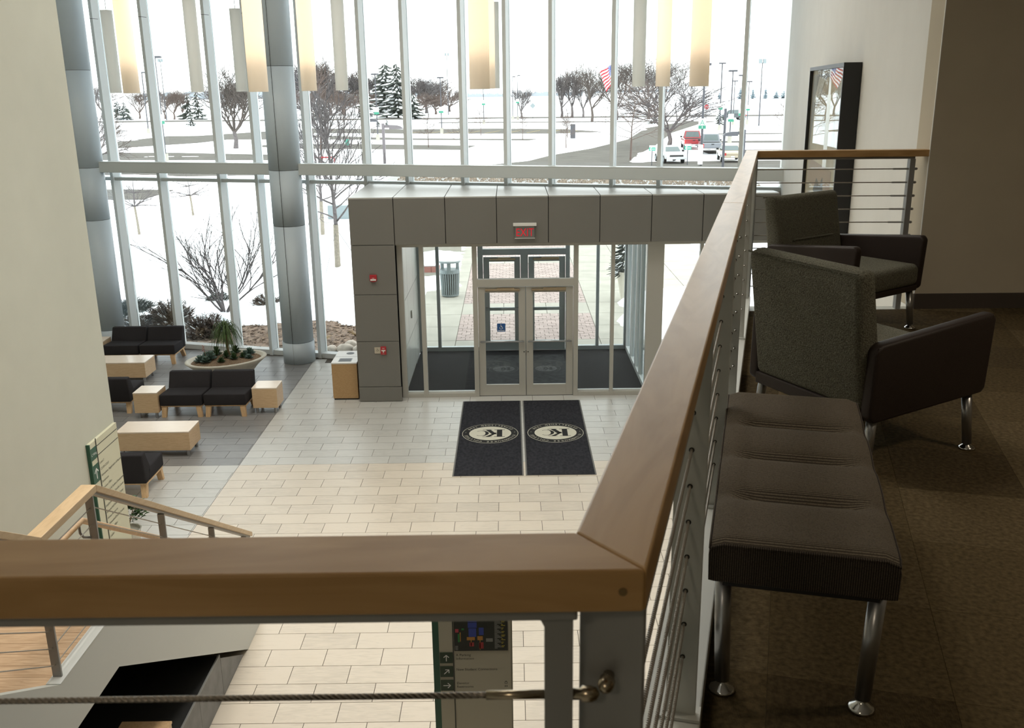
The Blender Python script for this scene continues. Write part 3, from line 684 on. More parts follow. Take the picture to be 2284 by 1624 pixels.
# plinth under the stair, clad in dark tile, with a wooden box standing on it
pl = empty('stair_plinth', (0, 0, 0), 0, 'low dark tiled plinth with black top under the staircase', 'plinth')
for y0, y1 in ((4.6, 5.25), (5.25, 5.9), (5.9, 6.55), (6.55, 7.2), (7.2, 7.83)):
    MB().box(-2.812, -2.80, y0 + .002, y1 - .002, .004, .448).build('cladding_tile', mat('plinth_tile', (.16, .155, .15), .5, noise=(6, .2)), pl)
MB().prismx([(7.834, .004), (8.52, .004), (7.834, .415)], -2.812, -2.80).build('cladding_tile', mat('plinth_tile', (.16, .155, .15), .5, noise=(6, .2)), pl)
MB().box(-4.6, -2.81, 4.6, 7.83, .0, .44).build('plinth_top', m_black, pl)
MB().box(-2.816, -2.80, 4.6, 7.83, .449, .456).build('edge_trim', m_steel, pl)
bx = empty('wooden_box', (-3.03, 6.36, .4405), 0, 'maple wooden box on the black plinth under the stairs', 'box')
MB().box(-.20, .20, -.27, .27, 0, .16).build('body', m_maple, bx, bevel=.003); MB().box(-.205, .205, -.275, .275, .16, .18).build('lid', m_maple_leg, bx, bevel=.002)
# =================================================================== PENDANT LAMPS
m_tube = emit_mat('lamp_tube', (1, .85, .66), 4.4)
def pendant(x, y, lit, label, grp):
    e = empty('pendant_lamp', (x, y, 5.56), 0, label, 'lamp', grp)
    L, R_ = 1.53, .11
    if lit:
        MB().lathe([(R_, 0), (R_, L)], 32, cap=False).build('shade', m_shade_lit, e, smooth=True, fix=False)
        MB().lathe([(.001, .012), (R_ - .002, .012)], 32, cap=False).build('diffuser', m_shade_lit, e, fix=False)
        MB().lathe([(.018, .34), (.018, L - .05)], 10).build('lamp_tube', m_tube, e)
    else:
        MB().lathe([(R_, 0), (R_, L)], 32, cap=False).build('shade', m_shade_off, e, smooth=True, fix=False)
        MB().lathe([(.001, .02), (R_ - .007, .02), (R_ - .007, .024), (.001, .024)], 24).build('diffuser', m_white, e)
    MB().lathe([(.001, L - .012), (R_ - .007, L - .012), (R_ - .007, L - .006), (.001, L - .006)], 24).build('top_cap', m_steel, e)
    MB().tube([(0, 0, L - .006), (0, 0, ZC - 5.56)], .006, 6).build('stem', m_steel, e)
    MB().lathe([(.05, ZC - 5.56 - .03), (.05, ZC - 5.56)], 16).build('canopy', m_white, e)
PX = [  # bottom px, apparent diameter px, lit
    (259, 25, 0, 'grey unlit tube pendant, leftmost of all beside the blue-grey column'), (294, 36, 1, 'warm lit tube pendant, leftmost of the glowing ones'),
    (441, 28, 0, 'grey unlit tube pendant, second grey one from the left'), (540, 25, 0, 'grey unlit tube pendant just left of the lit one before the column'),
    (577, 43, 1, 'large warm lit tube pendant overlapping the blue-grey column'), (690, 34, 1, 'warm lit tube pendant just right of the blue-grey column'),
    (763, 28, 0, 'grey unlit tube pendant right of the one beside the column'), (1070, 45, 1, 'large warm lit tube pendant at the centre of the glass wall'),
    (1088, 34, 1, 'lit tube pendant half hidden behind the large central one'), (1102, 26, 0, 'grey unlit tube pendant at the back of the central cluster'),
    (1424, 28.5, 0, 'grey unlit tube pendant near the flagpole'), (1478, 32, 1, 'slim warm lit tube pendant between the grey one and the wide one'),
    (1559, 43, 1, 'wide warm lit tube pendant, rightmost of the glowing ones'), (1753, 26, 0, 'grey unlit tube pendant partly hidden by the white right wall')]
for px, d, lit, lab in PX:
    depth = FPX * .22 / d                       # along the view axis
    # at camera height the bottom lies on the horizon: solve for the plan position
    yy = depth / math.cos(PITCH); xx = (px - 1134.3) / FPX * depth
    pendant(xx, yy, lit, lab, 'tube pendants in the atrium')
# =================================================================== UPSTAIRS FURNITURE
def foot(mb, p, top, r=.021):
    """splayed round leg with a flared glide"""
    p = Vector(p); t = Vector(top); d = (t - p)
    mb.tube([p + d * .10, t], [r * .92, r], 14)
def glide(p, top):
    p = Vector(p); t = Vector(top); d = (t - p).normalized(); mb = MB()
    mb.lathe([(.034, 0), (.034, .006), (.030, .011), (.016, .020), (.011, .030), (.012, .044)], 16, p.x, p.y); mb.tf(lambda x, y, z: (x + d.x * z, y + d.y * z, z + p.z)); return mb
def legset(e, spots, ztop):
    for (x, y, tx, ty) in spots:
        mb = MB(); foot(mb, (x, y, 0), (tx, ty, ztop)); l = mb.build('leg', m_legm, e, smooth=True)
        glide((x, y, 0), (tx, ty, ztop)).build('glide', m_chrome, l, smooth=True)
# bench
be = empty('bench', (.832, 2.585, ZF), -math.radians(14.7), 'tufted brown striped bench beside the long railing', 'bench')
BW, BL, BT, BB = .425, 1.19, .455, .335
nu, nv = 14, 68; mb = MB(); vs_ = []
def bz(u, v):   # top surface with three tufted grooves
    z = BT
    for gv in (.25, .5, .74):
        d = abs(v - gv) * BL; reach = max(0, 1 - (abs(u - .5) / .40) ** 6)
        z -= .026 * math.exp(-(d / .022) ** 2) * reach + .012 * math.exp(-(d / .06) ** 2)
    ex = min(u, 1 - u) * BW; ey = min(v, 1 - v) * BL
    for q in (ex, ey):
        if q < .03: z -= .011 * (1 - q / .03) ** 2
    return z
for j in range(nv + 1):
    for i in range(nu + 1):
        u, v = i / nu, j / nv; vs_.append(((u - .5) * BW, (v - .5) * BL, bz(u, v)))
fs_ = [(j * (nu + 1) + i, j * (nu + 1) + i + 1, (j + 1) * (nu + 1) + i + 1, (j + 1) * (nu + 1) + i) for j in range(nv) for i in range(nu)]
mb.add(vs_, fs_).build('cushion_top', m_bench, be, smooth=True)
rim = [(i / nu, 0) for i in range(nu)] + [(1, j / nv) for j in range(nv)] + [(1 - i / nu, 1) for i in range(nu)] + [(0, 1 - j / nv) for j in range(nv)]
sb = MB(); vs_ = []; n = len(rim)
for lev in range(4):
    for u, v in rim:
        k = (.0, .006, .004, -.01)[lev]; x, y = (u - .5) * (BW + 2 * k), (v - .5) * (BL + 2 * k); zt = bz(u, v)
        vs_.append((x, y, (zt, zt - .02, BB + .01, BB)[lev]))
fs_ = [(l * n + i, l * n + (i + 1) % n, (l + 1) * n + (i + 1) % n, (l + 1) * n + i) for l in range(3) for i in range(n)] + [tuple(range(3 * n, 4 * n))]
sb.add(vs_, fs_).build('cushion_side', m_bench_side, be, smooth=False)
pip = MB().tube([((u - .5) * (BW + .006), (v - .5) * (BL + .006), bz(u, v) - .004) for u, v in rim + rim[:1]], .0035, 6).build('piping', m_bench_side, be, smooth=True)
MB().box(-BW / 2 + .03, BW / 2 - .03, -BL / 2 + .03, BL / 2 - .03, BB - .02, BB + .002).build('frame', m_black, be)
legset(be, [(sx * .170, sy_ * .537, sx * .182, sy_ * .535) for sx in (-1, 1) for sy_ in (-1, 1)], BB - .015)
# armchairs
def armchair(loc, ang, label):
    e = empty('armchair', (loc[0], loc[1], ZF), ang, label, 'armchair', 'armchairs on the mezzanine')
    W, D = .73, .64; ta = .058
    for s in (-1, 1):   # arm panels: tall at the front, dropping to the rear
        xo, xi = s * W / 2, s * (W / 2 - ta)
        prof = [(-D / 2 + .02, .215), (D / 2 - .02, .255), (D / 2, .275), (D / 2 + .015, .57), (D / 2 - .005, .595), (-D / 2 + .03, .535), (-D / 2, .515), (-D / 2 - .005, .235)]
        a = MB().prismx(prof, min(xo, xi), max(xo, xi)); soft(a, 'arm', m_leather, e, .014, 3)
        MB().tube([(xo - s * .004, y, z + .002) for y, z in ((-D / 2 + .01, .52), (D / 2 - .01, .583))], .0025, 5).build('arm_piping', m_leather, e)
    c = MB().box(-W / 2 + ta + .004, W / 2 - ta - .004, -D / 2 + .05, D / 2 + .02, .29, .425); soft(c, 'seat_cushion', m_olive, e, .04, 5)
    c = MB().prismx([(-D / 2 + .06, .235), (D / 2 + .005, .255), (D / 2 + .005, .292), (-D / 2 + .06, .29)], -W / 2 + ta, W / 2 - ta); c.build('seat_rail', m_leather, e, bevel=.006)
    bw = W / 2 - ta + .008
    bk = MB().hexa([(-bw, -D / 2 - .005, .25), (bw, -D / 2 - .005, .25), (bw, -D / 2 + .12, .27), (-bw, -D / 2 + .12, .27),
                    (-bw - .01, -D / 2 - .085, .815), (bw + .01, -D / 2 - .085, .815), (bw + .01, -D / 2 + .005, .83), (-bw - .01, -D / 2 + .005, .83)])
    soft(bk, 'backrest', m_olive, e, .034, 5)
    MB().tube([(-bw + .12, -D / 2 + .085, .555), (bw - .12, -D / 2 + .085, .555)], .006, 6).build('tuft_seam', m_olive, e)
    MB().tube([(-bw, -D / 2 - .083, .812), (bw, -D / 2 - .083, .812)], .004, 6).build('back_piping', m_olive, e)
    MB().prismx([(-D / 2 - .012, .21), (-D / 2 + .05, .21), (-D / 2 + .05, .262), (-D / 2 - .012, .262)], -W / 2 + ta, W / 2 - ta).build('rear_rail', m_leather, e, bevel=.006)
    legset(e, [(sx * (W / 2 - .03), sy_ * (D / 2 - .03), sx * (W / 2 - .045), sy_ * (D / 2 - .055)) for sx in (-1, 1) for sy_ in (-1, 1)], .25)
    return e
armchair((1.527, 3.94), -math.radians(64.5), 'olive armchair seen from behind next to the bench')
armchair((2.09, 5.87), -math.radians(144.6), 'olive armchair turned toward the camera by the short railing')
# =================================================================== PICTURE ON THE RIGHT WALL
pc = empty('framed_picture', (0, 0, 0), 0, 'tall framed picture in a deep black frame on the white wall', 'picture')
def wp(v, off): return (WA[0] + dwx * v - dwy * off, WA[1] + dwy * v + dwx * off)     # along the wall, off into the room
V0, V1, PZ0, PZ1 = 3.06, 5.98, 2.95, 5.765
def wbox(v0, v1, o0, o1, z0, z1): return MB().prism([wp(v0, o0), wp(v1, o0), wp(v1, o1), wp(v0, o1)], z0, z1)
for a in ((V0, V0 + .04, PZ0, PZ1), (V1 - .04, V1, PZ0, PZ1), (V0 + .04, V1 - .04, PZ0, PZ0 + .04), (V0 + .04, V1 - .04, PZ1 - .04, PZ1)):
    wbox(a[0], a[1], .005, .17, a[2], a[3]).build('frame_bar', m_black, pc)
m_art = mat('art_ground', (.60, .50, .34), .8, noise=(1.3, .25))
art = wbox(V0 + .04, V1 - .04, .005, .13, PZ0 + .04, PZ1 - .04).build('print', m_art, pc)
def apoly(pts, m, nm, off=.062):
    mb = MB(); k = len(pts); fr_ = [wp(V0 + u * (V1 - V0), off + .07) + (PZ0 + w_ * (PZ1 - PZ0),) for u, w_ in pts]; mb.add(fr_, [tuple(range(k))]); mb.build(nm, m, art, fix=False)
m_ag, m_aw, m_ak, m_at = mat('art_grey', (.30, .28, .25), .8), mat('art_pale', (.66, .62, .52), .8), mat('art_ink', (.10, .085, .07), .8), mat('art_rust', (.48, .33, .22), .8)
apoly([(.03, .97), (.97, .97), (.97, .60), (.93, .66), (.80, .90), (.5, .955)], m_ag, 'grey_shape')
apoly([(.55, .95), (.75, .96), (.88, .86), (.78, .84)], m_aw, 'pale_shape', .063)
apoly([(.03, .95), (.22, .95), (.12, .5), (.30, .30), (.03, .28)], m_aw, 'pale_shape', .063)
apoly([(.2, .62), (.9, .62), (.9, .52), (.2, .52)], m_at, 'rust_band', .0635)
rnd = random.Random(3)
for b in range(26):
    u = .25 + rnd.random() * .5; z0 = .06 + rnd.random() * .1; h = .2 + rnd.random() * .25
    apoly([(u, z0), (u + .012, z0), (u + .03 * rnd.uniform(-1, 1), z0 + h)], m_ak, 'ink_stroke', .064)
apoly([(.30, .05), (.42, .05), (.44, .20), (.40, .30), (.37, .44), (.34, .30), (.29, .18)], m_ak, 'ink_figure', .0645)
apoly([(.35, .48), (.7, .50), (.6, .56), (.5, .54), (.42, .58)], m_ak, 'ink_bird', .0645)
wbox(V0 + .04, V1 - .04, .142, .146, PZ0 + .04, PZ1 - .04).build('picture_glass', m_artglass, pc)
# =================================================================== LOUNGE FURNITURE
def lounge_seat(x, y, ang, label):
    e = empty('lounge_chair', (x, y, 0), ang, label, 'chair', 'charcoal armless lounge chairs')
    W, D = .755, .70      # front is -Y
    soft(MB().prismx([(-D / 2, .215), (D / 2 - .12, .215), (D / 2 - .12, .40), (-D / 2, .425)], -W / 2 + .004, W / 2 - .004), 'seat_cushion', m_blackfab, e, .022, 4)
    soft(MB().prismx([(D / 2 - .21, .40), (D / 2 - .10, .215), (D / 2 + .01, .215), (D / 2 + .06, .665), (D / 2 - .075, .675)], -W / 2 + .004, W / 2 - .004), 'back_cushion', m_blackfab, e, .022, 4)
    MB().box(-W / 2 + .01, W / 2 - .01, -D / 2 + .03, D / 2 - .02, .19, .214).build('base_frame', m_maple_leg, e, bevel=.002)
    for sx in (-1, 1):
        for fy, ly in ((-D / 2 + .05, -D / 2 + .03), (D / 2 - .09, D / 2 - .01)):
            x0 = sx * (W / 2 - .075)
            MB().hexa([(x0 - .04 + sx * .02, ly - .03, 0), (x0 + .04 + sx * .02, ly - .03, 0), (x0 + .04 + sx * .02, ly + .03, 0), (x0 - .04 + sx * .02, ly + .03, 0),
                       (x0 - .045, fy - .04, .19), (x0 + .045, fy - .04, .19), (x0 + .045, fy + .04, .19), (x0 - .045, fy + .04, .19)]).build('leg', m_maple_leg, e, bevel=.003)
    return e
lounge_seat(-5.885, 16.28, 0, 'charcoal armless lounge chair before the planter, next to the left cube table')
lounge_seat(-5.105, 16.28, 0, 'charcoal armless lounge chair before the planter, next to the right cube table')
lounge_seat(-8.31, 19.72, 0, 'charcoal armless lounge chair by the window, nearer the column')
lounge_seat(-7.53, 19.72, 0, 'charcoal armless lounge chair by the window, nearer the planter')
lounge_seat(-5.60, 12.83, PI, 'charcoal lounge chair seen from behind next to the stair railing')
lounge_seat(-7.25, 16.55, PI, 'charcoal lounge chair turned to the window, partly behind a cube table')
def block_table(x0, x1, y0, y1, zt, label, name='coffee_table', grp='maple block tables'):
    cx, cy = (x0 + x1) / 2, (y0 + y1) / 2
    e = empty(name, (cx, cy, 0), 0, label, 'table', grp); hx, hy = (x1 - x0) / 2, (y1 - y0) / 2
    MB().box(-hx, hx, -hy, hy, .105, zt - .022).build('body', m_maple, e, bevel=.003)
    MB().box(-hx - .001, hx + .001, -hy - .001, hy + .001, zt - .0215, zt).build('top', m_maple_top, e, bevel=.002)
    for sx in (-1, 1):
        for sy_ in (-1, 1): MB().lathe([(.026, 0), (.026, .104)], 14, sx * (hx - .06), sy_ * (hy - .06)).build('leg', m_legm, e, smooth=False)
block_table(-6.28, -5.12, 14.05, 14.57, .42, 'long maple block table with thin metal legs, nearest the stairs')
block_table(-8.47, -7.30, 18.06, 18.62, .42, 'long maple block table in front of the window chairs')
block_table(-4.655, -4.21, 16.09, 16.54, .48, 'maple cube table at the edge of the dark tiles', 'side_table')
block_table(-6.70, -6.275, 15.89, 16.33, .48, 'maple cube table left of the pair of charcoal chairs', 'side_table')
block_table(-9.19, -8.72, 19.50, 19.95, .48, 'maple cube table half hidden by the pale wall near the column', 'side_table')
# =================================================================== OVAL PLANTER
PCX, PCY, PRX, PRY, PRT = -5.71, 18.20, .80, .60, .45
pe = empty('oval_planter', (PCX, PCY, 0), math.radians(30), 'oval cream stone bowl planter filled with brown pebbles', 'planter')
prof = [(.42, 0), (.52, .04), (.80, .30), (1.0, PRT - .02), (1.0, PRT), (.90, PRT), (.86, PRT - .05)]
MB().lathe([(r * PRX, z) for r, z in prof], 56, sy=PRY / PRX).build('bowl', m_bowl, pe, smooth=True)
soil = MB(); soil.lathe([(.862 * PRX, PRT - .045), (.5 * PRX, PRT + .005), (.2 * PRX, PRT + .03), (.001, PRT + .035)], 40, sy=PRY / PRX, cap=False); soil.build('soil', m_pebble, pe, smooth=True)
pb = MB(); rnd = random.Random(8)
def soilz(x, y):
    r = math.hypot(x / PRX, y / PRY)
    return PRT + .035 - .08 * max(0, (r - .2) / .66) if r > .2 else PRT + .033
for i in range(2600):
    q = rnd.uniform(0, 2 * PI); r = math.sqrt(rnd.random()) * .84; x, y = r * PRX * math.cos(q), r * PRY * math.sin(q); z = soilz(x, y) - .004; s = rnd.uniform(.008, .016)
    pb.add([(x + s, y, z), (x, y + s, z), (x - s, y, z), (x, y - s, z), (x, y, z + s)], [(0, 1, 4), (1, 2, 4), (2, 3, 4), (3, 0, 4)])
pb.build('pebbles', mat('pebble_mix', (.26, .18, .11), .9, noise=(45, .6)), pe, fix=False, kind='stuff')
def leaf_blade(mb, pts, w):
    """narrow folded leaf along pts"""
    n = len(pts); vs_ = []
    for i, p in enumerate(pts):
        p = Vector(p); t = Vector(pts[min(i + 1, n - 1)]) - Vector(pts[max(i - 1, 0)]); s = t.cross(Vector((0, 0, 1)))
        if s.length < 1e-6: s = Vector((1, 0, 0))
        s.normalize(); k = w * (math.sin(PI * min(1, (i + .6) / n)) ** .6) * (1 if i < n - 1 else .1)
        vs_ += [p - s * k, p + Vector((0, 0, -k * .5)), p + s * k]
    mb.add(vs_, [(i * 3 + a, i * 3 + a + 1, i * 3 + a + 4, i * 3 + a + 3) for i in range(n - 1) for a in (0, 1)])
cpl, spl = math.cos(math.radians(30)), math.sin(math.radians(30))
def pw(x, y): return (PCX + x * cpl - y * spl, PCY + x * spl + y * cpl)
# palm-like plant
px_, py_ = pw(.08, .12)
pa = empty('ponytail_palm', (px_, py_, PRT + .02), 0, 'ponytail palm with drooping leaves in the oval planter', 'plant')
MB().tube([(0, 0, 0), (-.005, 0, .12), (.0, .01, .30), (-.02, 0, .47)], [.045, .024, .02, .018], 10).build('trunk', m_stem, pa, smooth=True)
lf = MB(); rnd = random.Random(21)
for i in range(170):
    q = rnd.uniform(0, 2 * PI); reach = rnd.uniform(.16, .40); up = rnd.uniform(.05, .34); z0 = .42 + rnd.uniform(-.02, .06); dr = rnd.uniform(.15, .55)
    pts = []
    for k in range(7):
        t = k / 6; pts.append((-.02 + math.cos(q) * reach * t ** .8, math.sin(q) * reach * t ** .8, z0 + up * math.sin(PI * min(1, t * 1.15) * .75) - dr * t ** 2.2))
    leaf_blade(lf, pts, .0065)
for i in range(26):
    q = rnd.uniform(0, 2 * PI); pts = [(-.02 + math.cos(q) * .06 * k / 4, math.sin(q) * .06 * k / 4, .45 + .26 * k / 4) for k in range(5)]; leaf_blade(lf, pts, .009)
lf.build('leaves', m_leaf, pa, fix=False)
def rosette(x, y, r, h, n, m, label, seed):
    gx_, gy_ = pw(x, y); rr = random.Random(seed); e = MB()
    for ring in range(3):
        for i in range(n - ring * 2):
            q = 2 * PI * i / (n - ring * 2) + ring * .4 + rr.uniform(-.1, .1); L = r * (1 - ring * .27); el = h * (.35 + ring * .45)
            leaf_blade(e, [(math.cos(q) * L * t, math.sin(q) * L * t, .01 + el * (t ** .7)) for t in (0, .3, .6, .85, 1)], r * .20)
    return e.build('succulent', m, label=label, cat='plant', group='succulents in the oval planter')
succ = [(-.50, .05, .13, .10, 12, m_leaf2, 'blue-green succulent rosette at the left end of the planter'), (-.42, -.10, .12, .10, 12, m_leaf2, 'blue-green succulent rosette under the pink flower spike'),
        (-.30, -.02, .13, .14, 12, m_leaf2, 'tall pointed succulent beside the pink flower spike'), (-.16, -.26, .09, .08, 10, m_leafd, 'small dark succulent at the front rim of the planter'),
        (-.02, -.10, .09, .12, 10, m_leafd, 'dark upright succulent in the middle front of the planter'), (.10, -.22, .10, .11, 10, m_leafd, 'dark succulent cluster nearest the chair backs'),
        (.28, -.16, .07, .08, 10, m_leafd, 'small spiky succulent right of the planter middle'), (.40, -.20, .10, .06, 12, m_leaf2, 'flat grey-green succulent near the right rim'),
        (.36, -.05, .08, .09, 10, m_leaf2, 'round blue-green succulent cushion on the right side'), (.50, .12, .13, .10, 12, m_leaf2, 'broad pale succulent at the right back rim'),
        (.26, .28, .12, .13, 12, m_leafd, 'leafy dark succulent right behind the palm'), (-.12, .26, .12, .15, 12, m_leafd, 'leafy dark succulent left behind the palm'), (-.34, .24, .11, .10, 12, m_leaf2, 'grey-green succulent at the back left rim')]
for i, (x, y, r, h, n, m, lab) in enumerate(succ):
    o = rosette(x, y, r, h, n, m, lab, i); gx_, gy_ = pw(x, y); o.location = (gx_, gy_, soilz(x, y) - .004)
gx_, gy_ = pw(-.40, .02); fs2 = empty('flower_spike', (gx_, gy_, PRT - .01), 0, 'thin pink flower spike at the left of the planter', 'flower')
MB().tube([(0, 0, 0), (.01, 0, .16), (-.02, 0, .32)], .004, 5).build('stem', m_stem, fs2)
for k in range(6): MB().lathe([(.002, -.012), (.010, 0), (.002, .014)], 6, -.02 + .012 * (-1) ** k, 0).tf(lambda x, y, z, k=k: (x, y, z + .20 + k * .024)).build('blossom', m_pink, fs2)
# leafy pot plant by the wall end
lp = empty('potted_plant', (-4.87, 10.86, 0), 0, 'bushy green potted plant by the end of the sage wall', 'plant')
MB().lathe([(.13, 0), (.16, .28), (.175, .30), (.155, .30), (.15, .27), (.001, .27)], 24).build('pot', m_bowl, lp, smooth=False)
lf = MB(); rnd = random.Random(4)
for i in range(330):
    q = rnd.uniform(0, 2 * PI); el = rnd.uniform(-.35, 1.2); R_ = .23 * rnd.uniform(.55, 1); cx, cy, cz = math.cos(q) * math.cos(el) * R_, math.sin(q) * math.cos(el) * R_, .52 + math.sin(el) * R_ * .85
    a = q + rnd.uniform(-.6, .6); L = rnd.uniform(.05, .085)
    leaf_blade(lf, [(cx + math.cos(a) * L * t, cy + math.sin(a) * L * t, cz + L * .4 * math.sin(t * 2.4)) for t in (0, .35, .7, 1)], .019)
lf.build('foliage', m_leafd, lp, fix=False)
for i in range(7):
    q = i * .9; MB().tube([(0, 0, .26), (math.cos(q) * .06, math.sin(q) * .06, .42), (math.cos(q) * .15, math.sin(q) * .15, .60)], .006, 5).build('stem', m_stem, lp)
# =================================================================== BIN, MATS
bn = empty('recycling_bin', (-3.11, 17.22, 0), 0, 'maple recycling bin with white top beside the grey pier', 'bin')
MB().box(-.235, .235, -.41, .41, .03, .70).build('body', wood('bin_wood', (.42, .26, .12), (.48, .31, .155), 30, (1, 1, 4), .5, .3), bn, bevel=.004)
MB().box(-.22, .22, -.395, .395, 0, .03).build('kick_base', m_black, bn)
MB().box(-.24, .24, -.416, .416, .70, .725).build('top', m_white, bn, bevel=.003)
MB().box(-.11, .11, -.33, -.13, .7255, .7275).build('slot', m_black, bn); MB().box(-.125, .125, -.345, -.115, .7252, .7262).build('slot_rim', m_steel, bn)
MB().lathe([(.075, .7255), (.075, .7275)], 24, .02, .23).build('round_hole', m_black, bn)
MB().box(-.24, .24, -.005, .005, .7252, .7258).build('lid_joint', m_gap, bn)
def ell(n, rx, ry, cx=0, cy=0): return [(cx + rx * math.cos(2 * PI * i / n), cy + ry * math.sin(2 * PI * i / n)) for i in range(n)]
def logo(par, cx, cy, z, flip, rx=.315, ry=.305, cream=m_logo, black=m_logo_bk, letters=True):
    """round college emblem lying on a mat; reads from the door side when flip"""
    s = -1 if flip else 1
    L = MB().prism(ell(48, rx, ry, cx, cy), z, z + .0008).build('emblem_rim', cream, par)
    MB().prism(ell(48, rx - .008, ry - .008, cx, cy), z + .0008, z + .0014).build('emblem_ring', black, L)
    MB().prism(ell(48, rx * .75, ry * .70, cx, cy), z + .0014, z + .002).build('emblem_field', cream, L)
    zt = z + .0026; fn = lambda x, y: (cx + s * x, cy + s * y, zt); KS = rx / .315
    ink = MB()
    def poly(pts): ink.add([fn(p[0] * KS, p[1] * KS) for p in pts], [tuple(range(len(pts)))])
    k = .115
    poly([(-.135, -k), (-.075, -k), (-.075, k), (-.135, k)])                                   # stem of the K
    for y0 in (-k, k - .012): poly([(-.165, y0), (-.045, y0), (-.045, y0 + .012), (-.165, y0 + .012)])
    poly([(-.075, .0), (-.06, -.02), (.06, k), (.01, k)]); poly([(-.075, .03), (-.02, .03), (.055, -k), (.0, -k)])
    for y0 in (-k, k - .010): poly([(-.02, y0), (.085, y0), (.085, y0 + .010), (-.02, y0 + .010)])
    pts = []                                                                                     # C wrapped round the arms of the K
    for i in range(17):
        q = math.radians(52 + i * 16); pts.append((.10 + .085 * math.cos(q), .0 + .085 * math.sin(q)))
    inn = []
    for i in range(17):
        q = math.radians(52 + i * 16); wdt = .012 + .026 * max(0, -math.cos(q)); inn.append((.10 + (.085 - wdt) * math.cos(q), (.085 - wdt * .55) * math.sin(q)))
    for i in range(16): poly([pts[i], pts[i + 1], inn[i + 1], inn[i]])
    ink.build('emblem_letters', black, L, fix=False)
    if letters:
        tx = MB(); RX, RY = rx * .875, ry * .855
        def ring(sx, base, span, top):
            n = len(sx)
            for i, ch in enumerate(sx):
                if ch == ' ': continue
                f = (i + .5) / n; q = math.radians(base - span * f if top else base + span * f)
                px0, py0 = RX * math.cos(q), RY * math.sin(q); tang = math.atan2(RY * math.cos(q), -RX * math.sin(q)) + (PI if top else 0)
                def g(x, y, a=tang): return fn(px0 + x * math.cos(a) - (y - .02) * math.sin(a), py0 + x * math.sin(a) + (y - .02) * math.cos(a))
                text(tx, ch, .072, g, 'CENTER')
        ring('KISHWAUKEE COLLEGE', 168, 156, True); ring('ESTABLISHED 1968', 205, 130, False)
        for q in (186, 354): tx.add([fn(RX * math.cos(math.radians(q)) + .009 * math.cos(a), RY * math.sin(math.radians(q)) + .009 * math.sin(a)) for a in (0, 1.57, 3.14, 4.71)], [(0, 1, 2, 3)])
        tx.build('emblem_text', cream, L, fix=False)
for x0, x1, lab, skew in ((-.915, .155, 'charcoal logo floor mat, the left one below the doors', 0), (.185, 1.245, 'charcoal logo floor mat, the right one below the doors', 0)):
    e = empty('floor_mat', ((x0 + x1) / 2, 14.86, 0), 0, lab, 'floor mat', 'logo mats in front of the doors'); hw = (x1 - x0) / 2
    MB().box(-hw, hw, -1.75, 1.75, .0005, .007).build('rubber_border', m_matedge, e)
    MB().box(-hw + .022, hw - .022, -1.745, 1.745, .0072, .011).build('pile', m_mat, e)
    logo(e, 0, .04, .0112, True, rx=.47, ry=.46)
for cx, lab in ((-.17, 'faded emblem mat inside the vestibule behind the left door'), (.70, 'faded emblem mat inside the vestibule behind the right door')):
    e = empty('floor_mat', (cx, 18.55, .012), 0, lab, 'floor mat', 'entry mats in the vestibule')
    MB().box(-.42, .42, -1.15, 1.15, .0005, .005).build('pile', mat('vestibule_mat', (.03, .03, .032), .95, noise=(8, .5)), e)
    logo(e, 0, .1, .0055, True, .30, .30, m_logo_dim, mat('logo_dim_black', (.035, .035, .036), .95), False)
# =================================================================== SIGNS
ex = empty('exit_sign', (.255, VY - .002, 3.0), 0, 'hanging EXIT sign with red letters on the grey fascia', 'sign')
MB().box(-.205, .205, -.075, 0, .235, .285).build('housing', m_white, ex, bevel=.004)
MB().box(-.17, .17, -.045, -.037, .02, .235).build('mirror_panel', mat('mirror', (.50, .51, .51), .2, .8), ex)
for z0, z1, a, b in ((.012, .02, -.178, .178),): MB().box(a, b, -.05, -.032, z0, z1).build('lower_edge', m_white, ex)
tx = MB()
def exf(x, y): return (x * .78, -.0465, .055 + y)
text(tx, 'EXIT', .20, exf, 'CENTER'); tx.build('letters', m_exit, ex, fix=False)
al = empty('fire_alarm', (-2.46, VY, 2.26), 0, 'red fire alarm strobe high on the grey pier', 'alarm')
MB().prismy([(-.062, .03), (-.05, .012), (0, .0), (.05, .012), (.062, .03), (.062, .13), (-.062, .13)], -.045, 0).build('body', m_red, al, bevel=.004)
MB().box(-.05, .05, -.056, -.046, .03, .058).build('strobe_lens', m_white, al, bevel=.003)
tx = MB(); text(tx, 'FIRE', .022, lambda x, y: (x, -.0462, .066 + y), 'CENTER'); tx.build('lettering', m_inkw, al, fix=False)
pp = empty('door_push_plate', (-2.455, VY, .93), 0, 'beige wheelchair push plate low on the grey pier', 'push plate')
MB().box(-.055, .055, -.014, 0, 0, .115).build('plate', mat('plate_beige', (.50, .44, .34), .4), pp, bevel=.002); wheelchair(pp, 0, .07, -.0145, .034, m_ink)
pu = empty('fire_pull_station', (-2.345, VY, .91), 0, 'red fire pull station beside the beige push plate', 'alarm')
MB().box(-.05, .05, -.035, 0, 0, .15).build('body', m_red, pu, bevel=.004)
MB().box(-.036, .036, -.046, -.036, .072, .092).build('handle_bar', m_white, pu); MB().box(-.010, .010, -.046, -.036, .045, .072).build('handle_stem', m_white, pu)
tx = MB(); text(tx, 'FIRE', .026, lambda x, y: (x, -.0362, .112 + y), 'CENTER'); text(tx, 'PULL', .018, lambda x, y: (x, -.0362, .012 + y), 'CENTER'); tx.build('lettering', m_inkw, pu, fix=False)
